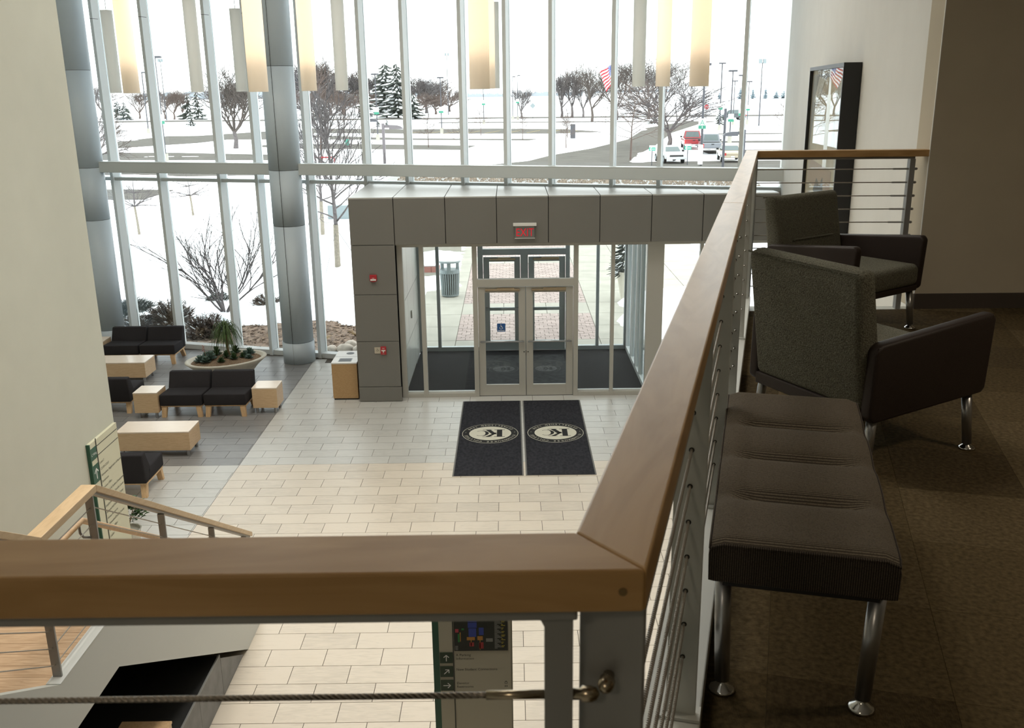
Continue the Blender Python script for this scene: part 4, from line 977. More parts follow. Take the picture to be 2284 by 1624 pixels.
def arrow(mb, fn, cx, cy, k, q):
    ca, sa = math.cos(q), math.sin(q)
    def p(x, y): return fn(cx + k * (x * ca - y * sa), cy + k * (x * sa + y * ca))
    for quad in (((-.5, -.06), (.42, -.06), (.42, .06), (-.5, .06)), ((.5, 0), (.12, .40), (.03, .32), (.36, 0)), ((.5, 0), (.36, 0), (.03, -.32), (.12, -.40))): mb.add([p(*v) for v in quad], [(0, 1, 2, 3)])
# wall directory on the sage wall
wd = empty('wall_directory', (WL, 9.72, 0), 0, 'tall cream wall directory with green edge on the sage wall end', 'sign')
DW, DT = .755, 1.86
MB().box(.001, .040, 0, .02, .25, DT).build('side_edge', m_green, wd); MB().box(.001, .036, .02, DW, .25, DT).build('panel', m_signcream, wd)
MB().box(.0365, .041, .165, .180, .25, DT + .02).build('divider', m_ink, wd)
def wf(u, v, o=.0372): return (o, u, v)
gm = MB()
for z0, z1 in ((DT - .20, DT - .06), (DT - .47, DT - .26)): MB().box(.0365, .0385, .022, .164, z0, z1).build('green_block', m_green, wd)
for z in (DT - .075, DT - .185): MB().box(.0362, .0378, .182, DW - .01, z - .004, z + .004).build('rule', m_ink, wd)
tx = MB(); text(tx, 'C Wing', .042, lambda x, y: wf(.028 + x, DT - .15 + y, .0392)); tx.build('white_lettering', m_inkw, wd, fix=False); tx = MB(); arrow(tx, lambda a, b: wf(a, b, .0392), .094, DT - .365, .13, PI / 2); tx.build('white_arrow', m_inkw, wd, fix=False)
for i, s in enumerate(('Level 2', 'C2100-C2263', 'Admissions, Registration & Records', 'Bookroom', 'Business Office', 'Counseling & Student Development', 'Student Services Transfer Center', 'Employment Resources Center', 'Financial Aid/Veterans Affairs', 'Human Resources', 'Kishwaukee/DeKalb County', 'Security Office', 'Cashier')):
    tx = MB(); text(tx, s, .040, lambda x, y: wf(.20 + x, DT - .30 - i * .076 + y)); tx.build('text_line', m_ink, wd, fix=False)
# free-standing directory below the camera
dy = empty('directory_stand', (-.335, 6.50, 0), 0, 'free-standing khaki directory with map, arrows and lettering', 'sign')
MB().box(-.315, -.265, -.001, .09, 0, 1.96).build('side_edge', m_green, dy); MB().box(-.265, .31, 0, .085, 0, 1.96).build('panel', m_signolive, dy)
MB().box(-.158, -.150, -.004, .0, 0, 1.96).build('divider', m_ink, dy)
MB().box(.301, .303, -.002, .0, 0, 1.96).build('edge_line', m_ink, dy)
mp_ = MB().box(-.145, .275, -.006, -.0005, 1.335, 1.66).build('map', mat('map_black', (.016, .02, .014), .5), dy)
def mq(m, nm, *rects):
    b = MB()
    for x0, x1, z0, z1 in rects: b.box(x0, x1, -.0072, -.0061, z0, z1)
    b.build(nm, m, mp_)
mc = {n: mat('map_' + n, c, .6) for n, c in (('blue', (.035, .06, .30)), ('orange', (.42, .20, .04)), ('red', (.30, .03, .03)), ('green', (.03, .20, .05)), ('grey', (.22, .22, .2)), ('yellow', (.40, .33, .05)), ('pink', (.45, .06, .08)))}
mq(mc['blue'], 'blue_wing', (-.035, .035, 1.54, 1.585), (-.03, .03, 1.46, 1.535), (-.035, .035, 1.59, 1.64), (.05, .088, 1.475, 1.54))
mq(mc['orange'], 'orange_wing', (-.045, .018, 1.43, 1.458), (.038, .08, 1.43, 1.465), (-.015, -.008, 1.38, 1.43), (.055, .061, 1.345, 1.43), (-.10, -.092, 1.42, 1.50))
mq(mc['red'], 'red_wing', (-.025, .01, 1.375, 1.41)); mq(mc['red'], 'red_wing', (.05, .085, 1.355, 1.41))
mq(mc['green'], 'green_wing', (-.115, -.098, 1.415, 1.485), (-.085, -.065, 1.52, 1.535)); mq(mc['pink'], 'pink_spot', (-.135, -.108, 1.50, 1.53))
mq(mc['grey'], 'grey_key', (.105, .158, 1.415, 1.445)); mq(mc['grey'], 'legend_text', *[(.172, .172 + .022 + .012 * ((i * 7) % 4), 1.355 + i * .0105, 1.360 + i * .0105) for i in range(27)])
mq(mc['yellow'], 'legend_numbers', *[(.225, .238 + .006 * ((i * 5) % 4), 1.355 + i * .0105, 1.360 + i * .0105) for i in range(27) if i % 3])
mq(mc['grey'], 'map_note', *[(-.138, -.115 + .014 * ((i * 3) % 3), 1.345 + i * .010, 1.350 + i * .010) for i in range(4)])
for z0, z1 in ((1.225, 1.32), (1.10, 1.195), (.975, 1.07)): MB().box(-.262, -.160, -.005, -.0005, z0, z1).build('green_block', mat('sign_green_dark', (.022, .045, .022), .5), dy)
tx = MB(); fz = lambda x, y: (x, -.0056, y)

for az_, k_, q_ in ((1.272, .058, PI / 2), (1.148, .058, PI / 4), (1.022, .062, 0)):
    tx = MB(); arrow(tx, fz, -.211, az_, k_, q_); tx.build('arrow_mark', m_inkw, dy, fix=False)
for s, z in (('A Parking', 1.285), ('Information', 1.253), ('New Student Connections', 1.155), ('Elevator', 1.030), ('Restrooms', .998)): tx = MB(); text(tx, s, .030, lambda x, y: (-.135 + x, -.0008, z + y)); tx.build('text_line', m_ink, dy, fix=False)
tx = MB()
for a, b, c, d_ in ((.245, .268, 1.030, 1.033), (.245, .248, 1.030, 1.048), (.265, .268, 1.030, 1.048), (.245, .268, 1.046, 1.049), (.252, .261, 1.05, 1.056), (.246, .252, 1.000, 1.016), (.260, .266, 1.000, 1.016)): tx.add([(a, -.0008, c), (b, -.0008, c), (b, -.0008, d_), (a, -.0008, d_)], [(0, 1, 2, 3)])
tx.build('pictograms', m_ink, dy, fix=False)
# =================================================================== OUTSIDE
from mathutils import noise as NZ
GZ = -.06
def nz(x, y, s=1.0, k=0): return NZ.noise(Vector((x * s, y * s, k * 7.3)))
# ---- entrance walk: concrete slabs and brick paving
sw = empty('sidewalk', kind='structure')
MB().prism([(-2.42, 20.25), (6.6, 20.25), (6.6, 36), (-2.42, 36)], GZ, -.02).build('bed', mat('walk_joint', (.22, .195, .17), .9), sw)
cm = {}
def cslab(x0, x1, y0, y1):
    MB().box(x0 + .008, x1 - .008, y0 + .008, y1 - .008, -.03, .0).build('concrete_slab', m_conc, sw)
ys = [20.25, 21.04, 22.35, 23.64, 24.9, 26.4, 27.9, 29.4, 30.9, 32.2, 34.0, 36.0]
for a, b in zip(ys[:-1], ys[1:]):
    cslab(-2.42, -1.28, a, b); cslab(2.02, 3.5, a, b); cslab(3.5, 5.0, a, b); cslab(5.0, 6.6, a, b)
for a, b in ((20.25, 21.04), (23.64, 24.9), (30.9, 32.2)):
    for x0, x1 in ((-1.28, -.2), (-.2, .92), (.92, 2.02)): cslab(x0, x1, a, b)
bk = MB(); rnd = random.Random(2)
for a, b in ((21.04, 23.64), (24.9, 30.9), (32.2, 36.0)):
    rows = int((b - a) / .2)
    th = (b - a) / rows
    for r in range(rows):
        y0 = a + r * th
        if r in (0, rows - 1):
            n = 16; w_ = 3.3 / n
            for i in range(n): bk.box(-1.28 + i * w_ + .006, -1.28 + (i + 1) * w_ - .006, y0 + .006, y0 + th - .006, -.03, rnd.uniform(-.003, .003))
        else:
            for h in (0, 1):
                off = (.0, .103)[(r + h) % 2]; x = -1.28 - off
                while x < 2.02:
                    x0, x1 = max(x, -1.28), min(x + .206, 2.02)
                    if x1 - x0 > .03: bk.box(x0 + .005, x1 - .005, y0 + h * th / 2 + .004, y0 + (h + 1) * th / 2 - .004, -.03, rnd.uniform(-.003, .003))
                    x += .206
bk.build('brick_pavers', m_paver, sw, fix=False, kind='stuff')
# ---- mulch bed along the glass
mbd = MB().prism([cw(-6.5, .16), cw(1.7, .16), (-2.5, 20.6), (-2.45, 22.6), (-3.6, 23.5), (-5.2, 23.3), (-6.2, 24.4), (-8.0, 23.0), (-10.5, 23.6)], GZ, -.03)
mbd.build('ground_mulch', m_mulch, kind='structure')
ch = MB(); rnd = random.Random(9)
for i in range(5200):
    x = rnd.uniform(-10, -2.5); y = rnd.uniform(19.6, 23.8)
    if y < P0[1] - math.tan(A16) * (x - P0[0]) + .2: continue
    q = rnd.uniform(0, PI); L = rnd.uniform(.02, .06); w_ = rnd.uniform(.008, .016); z = -.03 + rnd.uniform(0, .012); c, s = math.cos(q), math.sin(q)
    ch.add([(x + c * L - s * w_, y + s * L + c * w_, z), (x - c * L - s * w_, y - s * L + c * w_, z), (x - c * L + s * w_, y - s * L - c * w_, z + .012), (x + c * L + s * w_, y + s * L - c * w_, z + .014)], [(0, 1, 2, 3)])
ch.build('mulch_chips', m_chip, fix=False, label='brown wood chips scattered over the bed by the glass', cat='mulch', kind='stuff')
# ---- snow: heaps beside the walk and along the parking rows
sn = MB()
def field(x0, x1, y0, y1, nx, ny, fn):
    vs_ = []
    for j in range(ny + 1):
        for i in range(nx + 1):
            x, y = x0 + (x1 - x0) * i / nx, y0 + (y1 - y0) * j / ny; vs_.append((x, y, fn(x, y)))
    sn.add(vs_, [(j * (nx + 1) + i, j * (nx + 1) + i + 1, (j + 1) * (nx + 1) + i + 1, (j + 1) * (nx + 1) + i) for j in range(ny) for i in range(nx)])
def step(t): t = max(0, min(1, t)); return t * t * (3 - 2 * t)
def left(x, y):
    e = -2.25 + .35 * nz(x * 0, y, .9) + .18 * nz(0, y, 3.1) + (.9 if y > 26.2 else 0) * step((y - 26.2) / 1.2)
    lim = 22.7 + .9 * nz(x, 0, .7) + .5 * nz(x, y, 2.2, 3)
    k = step((e - x) / .5) * step((y - lim) / .5); return -.12 + k * (.20 + .14 * nz(x, y, .8) + .06 * nz(x, y, 3))
field(-14.6, -1.0, 21.2, 36, 136, 148, left)
def right(x, y):
    e = 2.55 + .5 * nz(0, y, .7, 5) + .15 * nz(0, y, 3, 5) + step((y - 25.2) / 1.4) * 2.2
    k = step((x - e) / .5) * step((y - 20.6) / .8) * step((27.6 - y) / 1.5 + (x - 5) / 2); return -.12 + k * (.30 + .22 * nz(x, y, .7, 2) + .07 * nz(x, y, 3))
field(1.8, 12, 20.3, 32, 102, 117, right)
def ridge(pts, w, h, seed, n=60):
    """lumpy ploughed bank along a line"""
    P_ = [Vector((x, y, 0)) for x, y in pts]; L = [0]
    for a, b in zip(P_[:-1], P_[1:]): L.append(L[-1] + (b - a).length)
    vs_ = []; k = 7
    for i in range(n + 1):
        d = L[-1] * i / n; q = 0
        while q < len(L) - 2 and L[q + 1] < d: q += 1
        a, b = P_[q], P_[q + 1]; t = (d - L[q]) / (L[q + 1] - L[q]); p = a.lerp(b, t); nr = (b - a).normalized().cross(Vector((0, 0, 1)))
        hh = .28 * h * (.65 + .5 * nz(d, seed, .22) + .25 * nz(d, seed, .9)); ww = w * (.8 + .4 * nz(d, seed + 9, .3)); e = min(1, i / 3, (n - i) / 3)
        for j in range(k):
            s = j / (k - 1) * 2 - 1; z = -.1 + e * hh * (1 - s * s) * (1 + .25 * nz(d, s * 3 + seed, 1.1)); vs_.append((p.x + nr.x * ww * s, p.y + nr.y * ww * s, z))
    sn.add(vs_, [(i * k + j, i * k + j + 1, (i + 1) * k + j + 1, (i + 1) * k + j) for i in range(n) for j in range(k - 1)])
for i, (pts, w_, h) in enumerate((([(-26, 117), (-8, 119.5), (4, 117.5)], 2.2, .35), ([(-24, 105), (-6, 104), (2, 102.5)], 2.0, .3), ([(-22, 94.5), (-6, 89.5), (-1, 87)], 2.2, .6),
        ([(-9, 79), (-2, 79)], 2.5, .9), ([(-4, 88), (2, 85), (7, 97)], 1.6, .5), ([(9, 133), (13, 130), (18, 128)], 3, 1.5), ([(8, 122), (12, 116), (14, 112)], 2, .8), ([(-48, 99), (-36, 96), (-22, 92)], 2, .45),
        ([(-40, 88), (-24, 86.5)], 1.5, .4), ([(-36, 82), (-16, 76)], 2, .7), ([(9.5, 72), (11.2, 80), (14.8, 92), (21, 118)], 1.6, .6), ([(19, 90), (34, 88)], 2, .5), ([(20, 97), (38, 94)], 1.8, .35), ([(22, 112), (44, 110)], 1.8, .3),
        ([(-40, 69), (-26, 66), (-16, 62)], 2.5, .9), ([(-4, 86), (0, 92), (3, 101)], 1.2, .4))):
    ridge(pts, w_, h, i * 3.7)
sn.build('snow_banks', m_snow, smooth=True, fix=False, label='ploughed snow banks beside walk and parking rows', cat='snow', kind='stuff')
# ---- roads and parking aisles
RI = [0]
def road(name, pts, z=-.040):
    RI[0] += 1; z += RI[0] * .0012
    MB().prism(pts, GZ - .02, z).build(name, m_asph, kind='structure')
road('road_aisle', [(-2.3, 139.4), (-14, 140), (-30, 148), (-29, 133), (-13, 127), (5.9, 122), (12, 125), (8, 134)])
road('road_aisle', [(-45, 128), (-29, 127.6), (-10.8, 114.0), (3.2, 109.6), (2.2, 107), (-26, 115.8), (-46, 119)])
road('road_aisle', [(-24.7, 107.7), (-11, 101.3), (-3.4, 98.1), (-4.5, 91.8), (-22.4, 97.5), (-27, 102)])
road('road_drive', [(-30, 74), (-12, 75.2), (-2, 72.5), (1.5, 76.5), (3.6, 82.8), (7.8, 91.4), (13, 106.3), (18.9, 134.5), (28.7, 158), (34, 157), (30, 151), (20.2, 120.5), (14, 93.6), (10.7, 81.5), (10.5, 74), (24, 74), (40, 74), (40, 66.5), (12, 66.5), (-12, 67), (-30, 66)])
road('road_aisle', [(-46.5, 114.5), (-42.4, 125), (-34.4, 139.8), (-31.6, 128.3), (-35.4, 110.1), (-41.3, 101.4)])
road('road_aisle', [(-60, 96), (-38.2, 93.7), (-31.5, 92.4), (-19.6, 87.1), (-18.2, 80.8), (-34.1, 83.5), (-60, 86)])
road('road_aisle', [(-60, 62), (-36, 60), (-20, 57), (-20, 52), (-36, 54), (-60, 56)])
road('road_aisle', [(17, 87), (40, 84.5), (40, 81), (17, 82.5)]); road('road_aisle', [(21, 101), (45, 98), (45, 95.5), (20, 98)]); road('road_aisle', [(23, 117), (48, 115), (48, 113), (23, 115)])
road('road_highway', [(-160, 205), (0, 192), (160, 178), (160, 170), (0, 184), (-160, 196)]); road('road_aisle', [(-12, 168), (30, 160), (30, 157), (-12, 164)])
# stall lines
stl = MB()
for i in range(9):
    x = -14 + i * 2.7; stl.prism([(x, 124.5), (x + .12, 124.5), (x + 2.0, 131.5), (x + 1.88, 131.5)], -.0385, -.030)
stl.build('stall_lines', mat('line_yellow', (.36, .27, .07), .9), bpy.data.objects['road_aisle'])
# ---- trees
def grow(seed, style):
    rr = random.Random(seed); tr, br = [], []
    def walk(p, d, L, r, lev, maxlev, up, jit, n):
        pts = [p]
        for i in range(n):
            d = (d + Vector((rr.uniform(-1, 1), rr.uniform(-1, 1), rr.uniform(-1, 1))) * jit + Vector((0, 0, up))).normalized(); p = p + d * (L / n); pts.append(p)
        return pts, d
    def rec(p, d, L, r, lev, maxlev, up, ang, kids):
        pts, d2 = walk(p, d, L, r, lev, maxlev, up, .16, 4 if lev < 2 else 3)
        k = len(pts); rad = [r * (1 - .55 * i / (k - 1)) for i in range(k)]
        br.append((pts, rad, lev))
        if lev >= maxlev: return
        n = kids[min(lev, len(kids) - 1)]
        for i in range(n):
            t = .35 + .65 * (i + rr.random() * .6) / n; j = min(int(t * (k - 1)), k - 2); q = pts[j].lerp(pts[j + 1], t * (k - 1) - j) if t < 1 else pts[-1]
            a = rr.uniform(.6, 1.2) * ang; az = rr.uniform(0, 2 * PI); u = d2.orthogonal().normalized(); w_ = d2.cross(u); dd = d2 * math.cos(a) + (u * math.cos(az) + w_ * math.sin(az)) * math.sin(a)
            rec(q, dd.normalized(), L * rr.uniform(.5, .75), r * .5, lev + 1, maxlev, up, ang, kids)
    V = Vector
    if style == 'vase':          # stems from the ground
        for i in range(11):
            q = i * 2.4 + rr.uniform(-.3, .3); tilt = rr.uniform(.15, .85); rec(V((0, 0, 0)), V((math.cos(q) * math.sin(tilt), math.sin(q) * math.sin(tilt), math.cos(tilt))), rr.uniform(.75, 1.05), .014, 0, 2, .05, .45, (6, 5))
    elif style == 'young':       # leader with whorls of side branches
        tr.append(([V((0, 0, 0)), V((.005, 0, .28))], [.020, .017]))
        pts, d = walk(V((.005, 0, .28)), V((0, 0, 1)), .72, .012, 0, 1, .05, .05, 6); br.append((pts, [.014 * (1 - .8 * i / 6) for i in range(7)], 0))
        for i in range(26):
            t = (i + .3) / 26; q = pts[min(5, int(t * 6))].lerp(pts[min(5, int(t * 6)) + 1], t * 6 % 1); az = i * 2.4; el = rr.uniform(.1, .7) + t * .4; rec(q, V((math.cos(az) * math.cos(el), math.sin(az) * math.cos(el), math.sin(el))), .42 * (1 - .65 * t), .006, 1, 3, .06, .6, (4, 4, 3))
    elif style == 'flat':        # short trunk, wide flat head
        tr.append(([V((0, 0, 0)), V((-.01, 0, .2)), V((-.03, 0, .42))], [.024, .02, .018]))
        pts, d = walk(V((-.03, 0, .42)), V((0, 0, 1)), .5, .01, 0, 1, .05, .08, 5); br.append((pts, [.012 * (1 - .8 * i / 5) for i in range(6)], 0))
        for i in range(18):
            az = i * 2.4; el = rr.uniform(.02, .45); rec(pts[0 if i < 12 else 2], V((math.cos(az) * math.cos(el), math.sin(az) * math.cos(el), math.sin(el))), .5 if i < 12 else .3, .008, 1, 3, .0, .6, (4, 3, 2))
    else:                        # full crown
        up = .08 if style == 'oval' else .02
        tr.append(([V((0, 0, 0)), V((.01, 0, .12)), V((-.005, .01, .25))], [.030, .024, .021]))
        for i in range(7):
            az = i * 2.4 + rr.uniform(-.3, .3); tilt = rr.uniform(.1, .7 if style == 'oval' else 1.0); rec(V((-.005, .01, .23)), V((math.cos(az) * math.sin(tilt), math.sin(az) * math.sin(tilt), math.cos(tilt))), rr.uniform(.4, .55), .013, 0, 3, up, (.55), (6, 5, 4))
    return tr, br
TREES = {}
def tree_data(seed, style, H, W, thick=1.0):
    key = (seed, style, round(H, 1), round(W, 1), thick)
    if key in TREES: return TREES[key]
    tr, br = grow(seed, style)
    allp = [p for pts, *_ in tr + br for p in pts]; zt = max(p.z for p in allp); xs = sorted(abs(p.x) for p in allp); wx = xs[int(len(xs) * .97)] + 1e-6
    sz, sx = H / zt, W / 2 / wx
    a, b = MB(), MB(); th = H * thick
    for pts, rad in tr: a.tube([(p.x * sx, p.y * sx, p.z * sz) for p in pts], [r * th for r in rad], 8, cap=False)
    for pts, rad, lev in br:
        b.tube([(p.x * sx, p.y * sx, p.z * sz) for p in pts], [max(r * th, .0021 * th) for r in rad], 5 if lev == 0 else (4 if lev == 1 else 3), cap=False)
    me = (a.mesh('trunk', None, True, False) if tr else None, b.mesh('branches', None, True, False)); TREES[key] = me; return me
def tree(x, y, H, W, style, seed, label, bark=None, trunk_m=None, name='bare_tree', group='bare winter trees', rz=0, thick=1.0, snow=False):
    e = empty(name, (x, y, GZ), rz, label, 'tree' if 'shrub' not in name else 'shrub', group)
    t, b = tree_data(seed, style, H, W, thick)
    for nm, me, m in (('trunk', t, trunk_m or bark or m_bark), ('branches', b, bark or m_bark)):
        if me is None: continue
        o = inst(nm, me, e)
        if not me.materials: me.materials.append(m)
        o.material_slots[0].link = 'OBJECT'; o.material_slots[0].material = m
    return e
tree(-7.5, 24.2, 3.25, 3.3, 'vase', 1, 'wide bare shrub with many upright stems behind the oval planter', m_bark2, name='bare_shrub', thick=.62)
tree(-15.3, 39.0, 2.5, 2.3, 'flat', 2, 'small flat-headed bare tree with pale trunk at the left, in the snow', m_bark2, m_bark_pale)
tree(-15.0, 45.0, 2.2, 2.6, 'flat', 3, 'smaller flat-headed bare tree behind the window, right of the first', m_bark2, m_bark_pale, rz=1.1)
t1 = tree(-5.6, 30.3, 6.6, 2.9, 'young', 4, 'staked young tree with wrapped trunk right of the column', m_bark2, m_bark_pale, thick=.75)
tree(-7.6, 38.3, 5.8, 2.6, 'young', 5, 'young bare tree farther back, left of the staked one', m_bark2, m_bark_pale, thick=.75)
for q in (0.4, 2.5, 4.4): MB().tube([(.03, 0, 1.35), (math.cos(q) * .85, math.sin(q) * .85, 0)], .008, 4).build('guy_wire', m_pole, t1)
tree(-14.2, 73, 8.2, 5.0, 'young', 6, 'tall twiggy bare tree behind the beam, right of the column', m_twig, thick=.6)
tree(-27.8, 98.6, 8.9, 6.4, 'oval', 7, 'bare tree with snowy trunk left of the middle column', m_bark, m_bark2)
tree(-30.0, 70, 5.2, 6.0, 'crown', 8, 'low spreading bare tree at the far left', m_twig)
tree(9.6, 76.5, 6.2, 5.6, 'young', 9, 'reddish many-stemmed bare tree right of the flagpole', m_twig, thick=.7)
tree(15.0, 91, 7.6, 9.5, 'crown', 10, 'spreading bare tree with leaning snowy limb by the drive', m_bark2, thick=1.1)
tree(24.4, 171, 11.2, 12.6, 'oval', 11, 'dense bare tree right of the flag, behind the drive', m_bark, thick=.8)
tree(18.5, 168, 11.0, 9.0, 'oval', 12, 'bare tree directly behind the flagpole', m_bark, thick=.8)
tree(13.6, 160, 10.5, 9.0, 'crown', 13, 'spreading bare tree left of the flag', m_bark, thick=.8)
tree(30, 190, 12, 12, 'oval', 11, 'large dense bare tree behind the wide lit pendant', m_bark, rz=2, thick=.8)
tree(10.0, 185, 9.6, 7.0, 'oval', 14, 'bare tree, first of three in the snow field left of the flag', m_bark2)
tree(11.9, 184, 9.3, 4.6, 'oval', 15, 'slim bare tree, middle of three in the snow field', m_bark2)
tree(13.9, 183, 7.8, 6.0, 'crown', 16, 'low forked bare tree, last of three in the snow field', m_bark2)
tree(2.3, 182, 6.6, 4.2, 'oval', 17, 'small oval bare tree behind the pair of lamp posts', m_bark2)
for i, (x, y, H, W, lab) in enumerate(((-3.5, 120, 3.4, 2.0, 'thin sapling on the snow strip left of the middle'), (1.5, 108, 3.2, 1.8, 'thin sapling on the snow strip near the centre'), (-8.0, 96, 3.4, 2.0, 'thin sapling beside the blade lamp'), (-4.2, 86, 3.6, 2.2, 'sapling on the nearest snow strip left of centre'), (5.4, 92, 3.2, 2.0, 'sapling on the snow heap right of centre'), (6.7, 112, 3.4, 1.8, 'sapling beside the far trash can'), (27.5, 97, 4.2, 3.4, 'small bare tree among the right parking rows'), (36, 120, 6.5, 2.0, 'thin sapling beside the yellow sign'), (-20, 118, 4, 2.5, 'sapling behind the middle column'))):
    tree(x, y, H, W, 'young', 18 + i % 3, lab, m_twig, name='sapling', group='saplings in the parking rows', rz=i, thick=.8)
# wood at the back left of centre
for i, (px, H, W, st_, lab) in enumerate(((655, 13.5, 12, 'oval', 'leftmost bare tree of the wood, beside the column'), (700, 12.5, 12, 'crown', 'bare tree of the wood behind the pendant by the column'), (735, 13.5, 11, 'oval', 'tallest bare tree of the wood, between two pendants'), (775, 11.5, 11, 'crown', 'bare tree of the wood right of the grey pendant'), (810, 11, 10, 'oval', 'bare tree of the wood left of the snowy conifers'), (925, 9.5, 10, 'crown', 'brown bare tree of the wood right of the snowy conifers'), (955, 9, 10, 'oval', 'bare tree of the wood with pale crossed limbs'), (985, 8.5, 9, 'crown', 'bare tree of the wood beside the lamp post'), (1005, 6.5, 8, 'crown', 'last low bare tree at the right end of the wood'), (845, 10, 10, 'crown', 'bare tree behind the near lamp post'))):
    d = 232 + 6 * (i % 3); tree((px - 1134) / 2110 * d * .99, d, H, W, st_, (7, 8, 11, 10, 14, 13, 16)[i % 7], lab, (m_bark2, m_twig, m_bark)[i % 3], group='bare trees of the wood', rz=i * 1.3, thick=1.6)
for i, (px, H, W, lab) in enumerate(((405, 7.0, 6.5, 'low brown clump of trees behind the left window'), (385, 6.4, 5.0, 'low brown tree left of the clump'), (425, 6.2, 4.5, 'low brown tree right of the clump'), (505, 8.5, 7.5, 'bare tree behind the grey pendant left of the column'), (555, 8.5, 7, 'bare tree behind the large pendant at the column'), (250, 8.5, 8, 'faint bare tree at the left edge of the glass'), (330, 7, 7, 'faint bare tree behind the leftmost lit pendant'))):
    d = 205 + 5 * (i % 4); tree((px - 1134) / 2110 * d * .99, d, H, W, 'crown' if i % 2 else 'oval', (12, 16, 13)[i % 3], lab, m_twig, group='brown trees at the left', rz=i, thick=1.05)
rnd = random.Random(33)
for i in range(11):
    px = 648 + i * 33 + rnd.uniform(-8, 8); d = 222 + rnd.uniform(-6, 6)
    tree((px - 1134) / 2110 * d * .99, d, rnd.uniform(4.6, 6.6), rnd.uniform(8, 11), 'crown', (8, 10, 13, 16)[i % 4], 'low brown undergrowth tree standing in front of the bare wood', m_twig, name='undergrowth_tree', group='undergrowth of the wood', rz=i * .7, thick=1.9)
# conifers with snow
def conifer(x, y, H, W, seed, label, snowy=True, m=None, name='conifer'):
    pw_ = .38 if H > 9 else .7
    e = empty(name, (x, y, GZ), seed, label, 'tree', 'conifers beyond the parking lot'); rr = random.Random(seed); a, s = MB(), MB(); n = max(7, int(H * 1.3))
    for l in range(n):
        t = l / n; z = H * (.1 + .86 * t); R_ = (W / 2 * (1 - t) ** pw_ + .1) * rr.uniform(.6, 1.15); k = max(5, int(13 * (1 - t) + 4))
        for i in range(k):
            q = 2 * PI * (i + rr.random() * .7) / k; L = R_ * rr.uniform(.5, 1.2); dz = -H / n * rr.uniform(.5, 1.2); c, d = math.cos(q), math.sin(q); w_ = L * .22
            p0, p1 = Vector((0, 0, z)), Vector((c * L, d * L, z + dz)); mid = p0.lerp(p1, .6); side = Vector((-d, c, 0)) * w_; dn = Vector((0, 0, -H / n * .4))
            a.add([p0, mid + side + dn, p1, mid - side + dn, mid + Vector((0, 0, H / n * .15))], [(0, 1, 4), (1, 2, 4), (2, 3, 4), (3, 0, 4), (0, 3, 1), (1, 3, 2)])
            if snowy and rr.random() < .75:
                u = Vector((0, 0, H / n * .12)); s.add([p0.lerp(p1, .3) + u, mid + side * .6 + u - Vector((0, 0, H / n * .18)), p0.lerp(p1, .97) + u, mid - side * .6 + u - Vector((0, 0, H / n * .18)), mid + u * 2.2], [(0, 1, 4), (1, 2, 4), (2, 3, 4), (3, 0, 4)])
    a.build('needles', m or m_conif, e, fix=False)
    if snowy: s.build('snow_on_branches', m_snow, e, fix=False)
    MB().tube([(0, 0, 0), (0, 0, H * .95)], [H * .02, H * .004], 6).build('trunk', m_bark, e)
for i, (px, d, H, W, lab) in enumerate(((868, 200, 11.5, 7.5, 'tall snowy conifer behind the near lamp post'), (893, 196, 11.5, 7.5, 'tall snowy conifer left of the third upper mullion'), (822, 205, 7.5, 5.0, 'dark snowy conifer left of the tall pair'), (925, 188, 5.6, 6.5, 'low wide snowy conifer right of the mullion'), (437, 205, 6.0, 4.5, 'left of two snowy spruces behind the left window'), (457, 203, 6.3, 4.8, 'right of two snowy spruces behind the left window'), (440, 165, 2.8, 2.2, 'small spruce standing before the two snowy spruces'), (284, 210, 4.5, 4.0, 'left snowy evergreen behind the leftmost pendants'), (298, 206, 4.4, 3.6, 'right snowy evergreen behind the leftmost pendants'), (1452, 150, 2.2, 2.4, 'small evergreen at the bend of the drive'), (1594, 142, 2.4, 1.9, 'small snowy evergreen beside the stop sign'), (720, 190, 5.0, 5.0, 'snowy evergreen bush below the bare wood'), (848, 150, 1.3, 1.0, 'little brown evergreen left of two'), (867, 150, 1.3, 1.0, 'little brown evergreen right of two'))):
    conifer((px - 1134) / 2110 * d * .99, d, H, W, i + 1, lab)
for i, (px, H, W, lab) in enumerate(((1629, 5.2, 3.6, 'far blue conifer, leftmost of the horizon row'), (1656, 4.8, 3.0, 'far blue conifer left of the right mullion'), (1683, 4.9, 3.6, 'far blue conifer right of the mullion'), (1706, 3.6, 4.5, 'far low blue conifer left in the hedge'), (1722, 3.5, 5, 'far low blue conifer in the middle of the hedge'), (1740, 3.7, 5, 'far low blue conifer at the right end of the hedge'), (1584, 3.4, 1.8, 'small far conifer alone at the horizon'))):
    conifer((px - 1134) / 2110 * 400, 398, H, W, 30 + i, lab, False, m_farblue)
# distant strips at the horizon
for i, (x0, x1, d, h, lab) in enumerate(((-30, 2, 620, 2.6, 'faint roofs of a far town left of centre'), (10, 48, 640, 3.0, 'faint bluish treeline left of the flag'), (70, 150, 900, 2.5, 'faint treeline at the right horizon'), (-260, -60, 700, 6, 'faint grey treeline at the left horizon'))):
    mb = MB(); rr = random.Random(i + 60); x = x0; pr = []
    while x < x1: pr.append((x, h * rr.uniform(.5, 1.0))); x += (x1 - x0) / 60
    mb.prismy([(x0, -.5)] + pr + [(x1, -.5)], d, d + 8); mb.build('distant_treeline', mat('haze_%d' % i, (.28, .31, .34), .95), label=lab, cat='treeline')
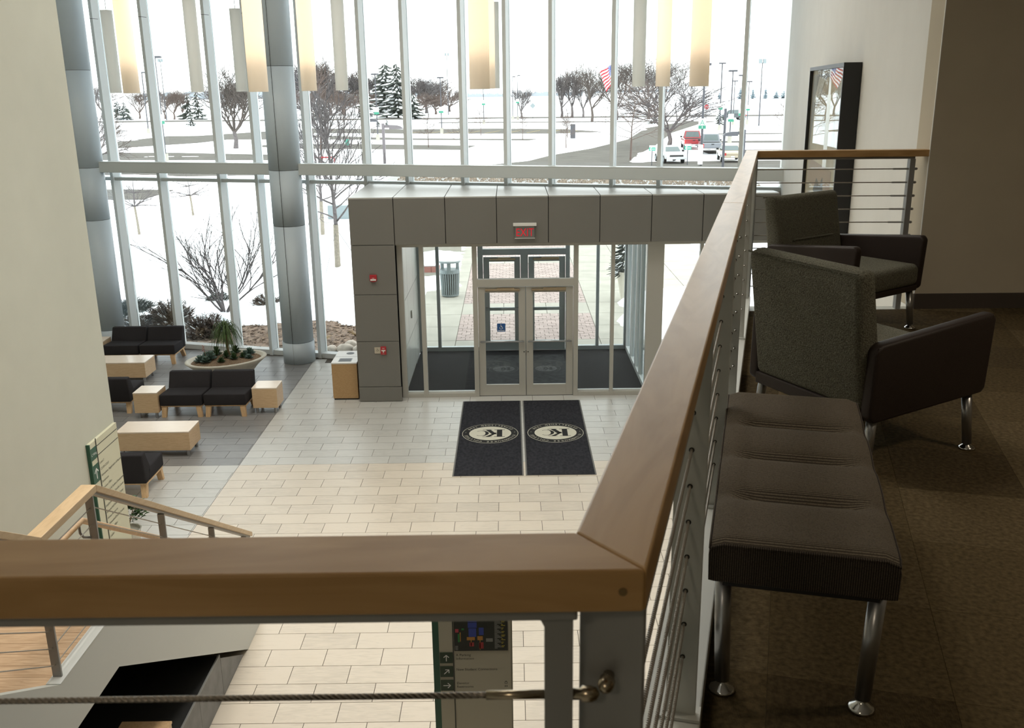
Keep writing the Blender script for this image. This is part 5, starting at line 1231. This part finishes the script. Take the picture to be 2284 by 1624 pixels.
# ---- juniper shrubs by the glass, boulders
def juniper(x, y, r, h, seed, label, m):
    e = empty('juniper_shrub', (x, y, -.06), 0, label, 'shrub', 'junipers by the glass'); rr = random.Random(seed); a, s = MB(), MB()
    for i in range(300):
        q = rr.uniform(0, 2 * PI); el = rr.uniform(.1, 1.3); L = rr.uniform(.6, 1.0); d = Vector((math.cos(q) * math.cos(el) * r, math.sin(q) * math.cos(el) * r, math.sin(el) * h)) * L; b = d * rr.uniform(.1, .5)
        a.tube([b, b.lerp(d, .5) + Vector((0, 0, .04)), d + Vector((0, 0, rr.uniform(.0, .1)))], [.009, .013, .002], 4, False)
        for k in range(7):
            t = b.lerp(d, rr.uniform(.4, 1)); dd = Vector((rr.uniform(-1, 1), rr.uniform(-1, 1), rr.uniform(0, 1))) * r * .16; a.tube([t, t + dd], [.010, .002], 3, False)
        if i % 4 == 0: s.tube([b.lerp(d, .45) + Vector((0, 0, .05)), b.lerp(d, .8) + Vector((0, 0, .08))], [.022, .008], 5)
    a.build('twigs', m, e, fix=False); s.build('snow_on_twigs', m_snow, e, fix=False)
for i, (x, y, r, h, lab, m) in enumerate(((-9.9, 24.0, .85, .55, 'snow-dusted juniper at the left behind the window chairs', m_conif), (-8.55, 23.2, .75, .65, 'brown juniper between the window chairs and the planter', m_junip), (-9.3, 22.9, .5, .35, 'low juniper just above the window chair backs', m_junip), (-7.3, 21.95, .72, .55, 'dark juniper directly behind the planter palm', m_junip), (-8.0, 25.4, .45, .35, 'small juniper at the left foot of the bare shrub', m_conif), (-6.6, 25.0, .5, .4, 'small brown juniper at the right foot of the bare shrub', m_junip))):
    juniper(x, y, r, h, i, lab, m)
def rock(x, y, r, seed, label):
    rr = random.Random(seed); bm = bmesh.new(); bmesh.ops.create_icosphere(bm, subdivisions=2, radius=1)
    for v in bm.verts: v.co *= 1 + .25 * NZ.noise(v.co * 1.3 + Vector((seed, 0, 0)))
    for v in bm.verts: v.co = Vector((v.co.x * r, v.co.y * r * .8, v.co.z * r * .65 + r * .35))
    me = bpy.data.meshes.new('boulder'); bm.to_mesh(me); bm.free(); me.polygons.foreach_set('use_smooth', [True] * len(me.polygons)); me.materials.append(m_rock); o = inst('boulder', me, None, (x, y, -.05), seed); tag(o, label, 'boulder', 'boulders by the glass')
m_rock = mat('boulder', (.40, .34, .28), .9, noise=(5, .25))
for i, (x, y, r, lab) in enumerate(((-4.02, 20.35, .17, 'pinkish boulder, leftmost of those above the bin'), (-3.70, 20.28, .22, 'round boulder in the middle above the bin'), (-3.36, 20.25, .20, 'boulder touching the grey pier above the bin'), (-3.62, 20.62, .20, 'boulder behind the other three'))): rock(x, y, r, i + 2, lab)
for i, (x, y, lab) in enumerate(((-4.9, 21.9, 'tan dry grass tuft left in the mulch bed'), (-4.35, 21.3, 'tan dry grass tuft in the middle of the mulch bed'), (-3.7, 21.7, 'tan dry grass tuft nearest the grey pier'), (-5.6, 21.5, 'tan dry grass tuft right of the column'))):
    a = MB(); rr = random.Random(i)
    for k in range(60):
        q = rr.uniform(0, 2 * PI); L = rr.uniform(.08, .2); a.tube([(0, 0, 0), (math.cos(q) * L * .6, math.sin(q) * L * .6, L * .6), (math.cos(q) * L, math.sin(q) * L, L * .55)], [.006, .004, .001], 3, False)
    o = a.build('grass_tuft', mat('dry_grass', (.36, .26, .13), .9), fix=False, label=lab, cat='grass', group='dry grass tufts'); o.location = (x, y, -.03)
# ---- things by the entrance walk
tc_ = empty('outdoor_trash_can', (-1.70, 25.93, -.0), 0, 'slatted grey outdoor trash can with snow on its lid', 'trash can')
for i in range(26):
    q = 2 * PI * i / 26; MB().tube([(.225 * math.cos(q), .225 * math.sin(q), .04), (.255 * math.cos(q), .255 * math.sin(q), .68)], .020, 4).build('slat', m_gal, tc_)
MB().lathe([(.20, .02), (.235, .02), (.24, .07), (.20, .07)], 28).build('bottom_ring', m_gal, tc_); MB().lathe([(.235, .66), (.275, .66), (.275, .76), (.235, .76)], 28).build('top_ring', m_gal, tc_)
MB().lathe([(.19, .04), (.21, .66)], 20).build('liner', m_black, tc_)
for q in (.5, 2.6, 4.7): MB().box(.22, .27, -.05, .05, .75, .98).rot(q).build('lid_post', m_gal, tc_)
MB().lathe([(.001, .99), (.31, .96), (.315, .98), (.25, 1.02), (.001, 1.035)], 28).build('lid', m_gal, tc_); MB().lathe([(.30, 1.0), (.29, 1.05), (.18, 1.10), (.001, 1.12)], 24).build('snow_cap', m_snow, tc_, smooth=True)
for i, (x0, x1, y, lab) in enumerate(((-3.4, -2.15, 28.2, 'low red brick seat wall behind the outdoor trash can'), (-4.4, -1.75, 33.2, 'red brick seat wall farther up the walk'))):
    e = empty('brick_seat', (x0, y, -.06), 0, lab, 'bench'); MB().box(0, x1 - x0, 0, .35, 0, .30).build('base', m_conc, e)
    for k in range(int((x1 - x0) / .25)): MB().box(k * .25 + .005, k * .25 + .245, -.02, .37, .305, .46).build('brick', mat('brick_red', (.25, .105, .085), .9), e)
    MB().box(.02, x1 - x0 - .02, .05, .34, .462, .53).build('snow_cap', m_snow, e, bevel=.03)
op = empty('outdoor_planter', (3.10, 25.1, -.0), 0, 'tall tapered planter with snowy evergreen outside the vestibule', 'planter')
MB().lathe([(.13, 0), (.26, .78), (.27, .80), (.235, .80), (.22, .74), (.001, .74)], 24).build('pot', m_bowl, op)
a, s = MB(), MB(); rr = random.Random(77)
for i in range(420):
    t = rr.random(); q = rr.uniform(0, 2 * PI); R_ = .52 * (1 - t) ** .7 + .04; z = .78 + 1.15 * t; L = rr.uniform(.7, 1.1); p0 = Vector((0, 0, z)); p1 = Vector((math.cos(q) * R_ * L, math.sin(q) * R_ * L, z + rr.uniform(-.18, .06)))
    a.tube([p0.lerp(p1, .2), p0.lerp(p1, .65), p1], [.008, .018, .003], 4, False)
    if i % 3 == 0: s.tube([p0.lerp(p1, .5) + Vector((0, 0, .025)), p0.lerp(p1, .9) + Vector((0, 0, .025))], [.02, .008], 4)
a.build('needles', m_conif, op, fix=False); s.build('snow_on_branches', m_snow, op, fix=False)
# ---- lamp posts
def lamp_post(x, y, H, label, heads=2, plate=None, r=.075, grp='parking lot lamp posts', base=True):
    e = empty('lamp_post', (x, y, GZ), 0, label, 'lamp post', grp)
    MB().tube([(0, 0, .0), (0, 0, H)], [r, r * .8], 8).build('pole', m_pole, e)
    if base: MB().lathe([(.22, 0), (.22, .7)], 12).build('concrete_base', m_conc, e)
    for s in ((-1, 1) if heads == 2 else (1,)):
        MB().box(min(.0, s * .42), max(0, s * .42), -.22, .22, H - .05, H + .12).tf(lambda X, Y, Z: (X * (1 if heads == 2 else 1.2), Y, Z)).build('lamp_head', m_pole, e, bevel=.03)
    if plate:
        z0 = plate; MB().box(-.28, .28, -.13, -.10, z0, z0 + .75).build('sign_plate', m_inkw, e); MB().box(-.28, .28, -.15, -.131, z0 - .02, z0 + .24).build('green_tag', m_signgreen, e)
    return e
m_signgreen = mat('road_sign_green', (.03, .22, .14), .5); m_teal = mat('arrow_sign_teal', (.05, .36, .26), .5)
for (x, y, H, lab, hd, pl) in ((-15.0, 111.1, 7.2, 'two-headed lamp post nearest the tall snowy conifers', 2, 2.9), (-8.7, 126, 6.9, 'two-headed lamp post left of the central pendants', 2, 2.6), (-4.0, 155.5, 7.2, 'lamp post hidden at its top by the central pendant', 2, 3.0), (.7, 175.5, 7.4, 'left lamp post of the close pair near the centre', 1, None), (1.6, 176.3, 7.6, 'right lamp post of the close pair near the centre', 1, 2.9), (27.0, 125, 8.2, 'tallest two-headed lamp post right of the wide lit pendant', 2, 2.6), (22.1, 97.3, 6.9, 'lamp post with sign plate left of the right mullion', 2, 2.1), (32.5, 141.5, 6.1, 'distant lamp post between two nearer ones', 2, None), (26.8, 113, 6.6, 'lamp post just left of the right mullion', 2, 2.2), (34.8, 142.5, 6.0, 'lamp post right of the right mullion', 2, 2.0), (-28.6, 80.5, 8.3, 'dark one-armed lamp post beside the second left mullion', 1, 3.1), (-50.8, 137.3, 8.2, 'slim one-armed lamp post behind the leftmost lit pendant', 1, None)):
    lamp_post(x, y, H, lab, hd, pl, r=.07 if H < 8.2 else .09)
for (x, y, H, lab) in ((-13.2, 213.8, 12.4, 'very tall thin floodlight mast left of centre'), (35.2, 137.3, 8.5, 'tall thin floodlight mast at the right before the white wall'), (-70, 200, 11.5, 'twin floodlight mast at the left behind the pendants')):
    e = empty('floodlight_mast', (x, y, GZ), 0, lab, 'mast'); MB().tube([(0, 0, 0), (0, 0, H)], [.10, .06], 6).build('pole', m_pole, e)
    for s in (-1, 1): MB().box(s * .28 - .2, s * .28 + .2, -.2, .2, H - .1, H + .5).build('floodlight', m_gal, e)
pf = lamp_post(13.9, 70.0, 7.0, 'near lamp post carrying the green A 1 parking sign', 2, None, .09, base=False)
sg = empty('parking_sign', (13.85, 69.86, 2.55), 0, 'white and green A 1 parking sign on the near lamp post', 'sign')
MB().box(-.27, .27, -.02, 0, 0, .72).build('plate', m_inkw, sg); MB().box(-.27, .27, -.024, -.021, 0, .24).build('green_band', m_signgreen, sg)
tx = MB(); text(tx, 'A', .52, lambda x, y: (x, -.025, .27 + y), 'CENTER'); tx.build('letter', m_signgreen, sg, fix=False); tx = MB(); text(tx, '1', .28, lambda x, y: (x, -.026, .02 + y), 'CENTER'); tx.build('number', m_inkw, sg, fix=False)
# box on the same post
MB().box(13.62, 13.95, 69.6, 69.85, .05, 1.45).build('emergency_box', m_white, label='white call box on the near lamp post beside the grey pickup', cat='box', bevel=.03)
def blade_lamp(x, y, H, d, label, m):
    e = empty('blade_lamp', (x, y, GZ), 0, label, 'lamp post', 'low blade-headed lamps'); MB().box(-.10, .10, -.10, .10, 0, H).build('post', m, e)
    MB().prismy([(d * .1, H - .32), (d * .45, H - .32), (d * .45, H - .12), (d * .1, H - .12)], -.05, .05).build('arm', m, e)
    MB().prismy([(d * .45, H - .42), (d * 1.35, H - .42), (d * 1.5, H - .40), (d * 1.3, H - .22), (d * 1.0, H - .14), (d * .45, H - .12)], -.16, .16).build('blade_head', m, e)
blade_lamp(-9.3, 72.0, 3.2, 1, 'low blade-headed lamp left of centre behind the beam', m_pole_p); blade_lamp(-14.2, 95, 3.0, 1, 'farther blade-headed lamp beside the near lamp post', m_pole); blade_lamp(16.2, 67, 2.65, -1, 'low blade-headed lamp beside the beige sedan', m_pole)
MB().tube([(14.95, 67.5, GZ), (14.95, 67.5, 4.0)], .09, 8).build('sign_post', m_pole, label='plain dark post between the grey pickup and the sedan', cat='post')
# ---- flag
fp = empty('flagpole', (7.35, 69.4, GZ), 0, 'white flagpole rising behind the beam', 'flagpole')
MB().tube([(0, 0, 0), (0, 0, 4.9)], [.13, .12], 10).build('lower_pole', m_white, fp); MB().tube([(0, 0, 4.9), (0, 0, 7.9)], [.075, .06], 10).build('upper_pole', m_white, fp); MB().lathe([(.09, 7.2), (.14, 7.25), (.14, 7.75), (.09, 7.8)], 10).build('top_light', m_gal, fp)
fg = empty('flag', (7.35, 69.25, 0), 0, 'striped flag with a blue starred corner hanging limply on the flagpole', 'flag')
fr_, fwh, fbl = mat('flag_red', (.36, .012, .03), .8), mat('flag_white', (.72, .70, .70), .8), mat('flag_blue', (.03, .05, .22), .8)
def fpt(h, v):    # h down the hoist 0..1, v along the fly 0..1
    top = Vector((0.0 - .95 * v, 0, 7.08 - .55 * v)); bot = Vector((.02 - .5 * v, 0, 5.95 - .78 * v))
    p = top.lerp(bot, h); return (p.x, .12 * math.sin(v * 7 + h * 3) - .1 * v, p.z + .03 * math.sin(v * 9))
for c, m, cond in (('red_stripes', fr_, lambda i: i % 2 == 0), ('white_stripes', fwh, lambda i: i % 2 == 1)):
    b = MB()
    for i in range(13):
        if not cond(i): continue
        v0 = .4 if i < 7 else 0
        for j in range(16):
            a0, a1 = v0 + (1 - v0) * j / 16, v0 + (1 - v0) * (j + 1) / 16; b.add([fpt(i / 13, a0), fpt(i / 13, a1), fpt((i + 1) / 13, a1), fpt((i + 1) / 13, a0)], [(0, 1, 2, 3)])
    b.build(c, m, fg, fix=False)
b = MB()
for j in range(8): b.add([fpt(0, .4 * j / 8), fpt(0, .4 * (j + 1) / 8), fpt(7 / 13, .4 * (j + 1) / 8), fpt(7 / 13, .4 * j / 8)], [(0, 1, 2, 3)])
b.build('blue_canton', fbl, fg, fix=False); b = MB()
for i in range(9):
    for j in range(6 if i % 2 == 0 else 5):
        p = Vector(fpt((i + .7) / 9.6 * 7 / 13, .4 * (j + (.5 if i % 2 == 0 else 1)) / 6.2)) - Vector((0, .02, 0)); k = .028
        b.add([p + Vector((k * math.sin(q * PI / 5) * (1 if q % 2 == 0 else .4), 0, k * math.cos(q * PI / 5) * (1 if q % 2 == 0 else .4))) for q in range(10)], [tuple(range(10))])
b.build('stars', fwh, fg, fix=False)
# ---- small signs
def post_sign(x, y, H, label, shape, m, w_=.6, txt=None):
    e = empty('road_sign', (x, y, GZ), 0, label, 'sign'); MB().tube([(0, 0, 0), (0, 0, H)], .035, 6).build('post', m_pole, e)
    pts = {'oct': [(w_ / 2 * math.cos(PI / 8 + i * PI / 4), w_ / 2 * math.sin(PI / 8 + i * PI / 4)) for i in range(8)], 'dia': [(w_ / 2, 0), (0, w_ / 2), (-w_ / 2, 0), (0, -w_ / 2)], 'rect': [(-w_ / 2, -w_ * .25), (w_ / 2, -w_ * .25), (w_ / 2, w_ * .25), (-w_ / 2, w_ * .25)], 'tall': [(-w_ / 2, -w_ * .7), (w_ / 2, -w_ * .7), (w_ / 2, w_ * .7), (-w_ / 2, w_ * .7)]}[shape]
    p = MB().prismy([(a, H - .1 + b) for a, b in pts], -.06, -.04).build('sign_plate', m, e)
    if txt: t = MB(); text(t, txt, w_ * .30, lambda a, b: (a, -.062, H - .1 - w_ * .1 + b), 'CENTER'); t.build('lettering', m_inkw, p, fix=False)
    if shape == 'rect':
        t = MB(); arrow(t, lambda a, b: (a, -.062, b), 0, H - .1, w_ * .8, PI); t.build('arrow_mark', m_inkw, p, fix=False); MB().box(-w_ * .45, w_ * .45, -.06, -.04, H - .1 + w_ * .27, H - .1 + w_ * .55).build('upper_plate', m_inkw, e)
    return e
post_sign(29.5, 146, 2.6, 'red octagonal STOP sign beside the drive', 'oct', m_red, .75, 'STOP'); post_sign(37.5, 130, 2.4, 'yellow diamond warning sign at the right parking rows', 'dia', mat('sign_yellow', (.55, .30, .02), .6), .95)
post_sign(10.4, 70.5, 1.3, 'left teal arrow sign behind the beam by the drive', 'rect', m_teal, .48); post_sign(13.0, 70.5, 1.35, 'right teal arrow sign beside the white sedan', 'rect', m_teal, .52)
post_sign(-12.1, 72.5, 1.95, 'round-topped teal sign among the branches left of centre', 'tall', m_teal, .32); post_sign(-11.1, 74.5, 1.75, 'small white regulation sign left of the blade lamp', 'tall', m_inkw, .42)
post_sign(23.6, 80, .9, 'small teal sign above the short railing corner', 'rect', m_teal, .65); post_sign(4.2, 172, 2.6, 'dark diamond sign seen from behind near the centre', 'dia', m_gal, 1.0)
MB().box(6.95, 7.5, 110, 110.5, GZ, 1.5).build('trash_barrel', m_pole, label='dark grey barrel standing in the snow left of the flagpole', cat='trash can', bevel=.05)
e = empty('bike_rack', (-12.6, 69, GZ), 0, 'red metal frame half hidden by branches behind the beam', 'rack'); MB().tube([(-1.6, 0, 1.0), (0, 0, 1.0), (.1, 0, .9), (.1, 0, 0)], .06, 6).build('frame', m_red, e); MB().tube([(-1.6, 0, 1.0), (-1.6, 0, 0)], .06, 6).build('leg', m_red, e)
MB().box(-8.25, -6.95, 43.0, 43.4, GZ, .55).build('utility_box', m_gal, label='grey-green ground panel in the snow behind the staked tree', cat='panel', bevel=.02)
# ---- vehicles
m_tire = mat('tire', (.02, .02, .02), .8); m_tail = mat('tail_light', (.45, .02, .02), .3); m_plate = mat('licence_plate', (.6, .6, .62), .5)
def vehicle(kind, x, y, rz, col, label, sc=.9):
    """built nose toward +Y; tail faces -Y"""
    e = empty({'pickup': 'pickup_truck', 'sedan': 'sedan', 'suv': 'suv'}[kind], (x, y, GZ + .02), rz, label, 'truck' if kind == 'pickup' else 'car', 'parked cars'); e.scale = (sc, sc, sc)
    pm = mat('paint_' + kind, col, .3, .2, coat=.6); L, W = (5.4, 1.95) if kind == 'pickup' else (4.6, 1.8); hb, hr = (1.08, 1.85) if kind == 'pickup' else ((.92, 1.42) if kind == 'sedan' else (1.0, 1.72))
    MB().prismx([(-L / 2, .42), (L / 2 - .1, .40), (L / 2, .6), (L / 2 - .08, hb - .12), (L / 2 - 1.3, hb), (-L / 2 + .05, hb), (-L / 2 - .02, hb - .15)], -W / 2, W / 2).build('body', pm, e, bevel=.05)
    y0, y1, y2, y3 = {'pickup': (-.55, -.40, .75, 1.45), 'sedan': (-1.55, -.85, .55, 1.25), 'suv': (-2.1, -1.85, .55, 1.3)}[kind]; wt = W / 2 - .22
    def cab(k, za, zb): return [(-W / 2 + .06 + k, y0 + k, za), (W / 2 - .06 - k, y0 + k, za), (W / 2 - .06 - k, y3 - k, za), (-W / 2 + .06 + k, y3 - k, za), (-wt, y1, zb), (wt, y1, zb), (wt, y2, zb), (-wt, y2, zb)]
    MB().hexa(cab(0, hb - .02, hr)).build('cabin', pm, e, bevel=.04)
    def win(nm, pts): MB().add(pts, [(0, 1, 2, 3)]).build(nm, m_carglass, e, fix=False)
    def lerp(a, b, t): return tuple(a[i] + (b[i] - a[i]) * t for i in range(3))
    c = cab(0, hb - .02, hr)
    for nm, (a, b, d, f), off in (('rear_window', (0, 1, 5, 4), (0, -.02, .01)), ('windshield', (2, 3, 7, 6), (0, .02, .01)), ('side_window', (1, 2, 6, 5), (.02, 0, 0)), ('side_window', (3, 0, 4, 7), (-.02, 0, 0))):
        A, B, D, F = c[a], c[b], c[d], c[f]; q = [lerp(lerp(A, F, t), lerp(B, D, t), s) for s, t in ((.08, .18), (.92, .18), (.90, .88), (.10, .88))]; win(nm, [tuple(p[i] + off[i] for i in range(3)) for p in q])
    if kind == 'pickup':
        MB().box(-W / 2 + .12, W / 2 - .12, -L / 2 + .12, y0 - .05, hb - .02, hb + .003).build('bed_floor', m_black, e); MB().box(-W / 2 + .1, W / 2 - .1, -L / 2 - .045, -L / 2 - .01, .62, hb - .02).build('tailgate', pm, e, bevel=.02)
        MB().box(-.13, .13, -L / 2 - .06, -L / 2 - .046, hb - .16, hb - .08).build('tailgate_handle', m_black, e)
    MB().box(-W / 2 + .02, W / 2 - .02, -L / 2 - .12, -L / 2 + .02, .40, .58).build('rear_bumper', m_chrome if kind == 'pickup' else pm, e, bevel=.03); MB().box(-W / 2 + .02, W / 2 - .02, L / 2 - .05, L / 2 + .08, .38, .58).build('front_bumper', pm, e, bevel=.03)
    MB().box(-.16, .16, -L / 2 - .135, -L / 2 - .122, .46, .58).build('licence_plate', m_plate, e); MB().box(-.6, .6, L / 2 - .03, L / 2 + .02, .62, .76).build('grille', m_black, e)
    for s in (-1, 1):
        zt = (.62, hb - .08) if kind == 'pickup' else (hb - .30, hb - .10); wd = .14 if kind == 'pickup' else .34; xa, xb = s * (W / 2 + .004), s * (W / 2 - wd)
        MB().box(min(xa, xb), max(xa, xb), -L / 2 - .055, -L / 2 + .06, *zt).build('tail_light', m_tail, e); MB().box(min(xa, s * (W / 2 - .4)), max(xa, s * (W / 2 - .4)), L / 2 - .08, L / 2 + .012, .66, .82).build('headlight', m_white, e)
        MB().box(min(s * (W / 2 - .02), s * (W / 2 + .2)), max(s * (W / 2 - .02), s * (W / 2 + .2)), y3 - .55, y3 - .45, hb + .02, hb + .18).build('side_mirror', m_black, e, bevel=.02)
        for yy in (-L / 2 + .95, L / 2 - .95):
            w_ = MB().tube([(s * (W / 2 - .2), yy, .34), (s * (W / 2 + .012), yy, .34)], .34, 20).build('wheel', m_tire, e); MB().tube([(s * (W / 2 - .02), yy, .34), (s * (W / 2 + .02), yy, .34)], .19, 14).build('hubcap', m_gal, w_)
vehicle('pickup', 16.9, 89.8, -.10, (.30, .025, .03), 'red pickup truck parked tail-on by the drive', .86); vehicle('pickup', 17.35, 83.6, -.12, (.17, .18, .20), 'grey pickup truck parked tail-on right of the red one', .86)
vehicle('sedan', 16.9, 74.2, -.1, (.42, .36, .27), 'beige sedan seen from behind beside the blade lamp', .86); vehicle('sedan', 12.2, 73.6, PI + .1, (.62, .63, .64), 'white sedan facing the building behind the beam', .86)
vehicle('suv', 36.8, 161.5, PI / 2, (.05, .06, .065), 'dark vehicle crossing on the far road at the right', .95); vehicle('suv', 25.4, 84.5, -.1, (.35, .04, .05), 'red car cut off by the white right wall', .86)
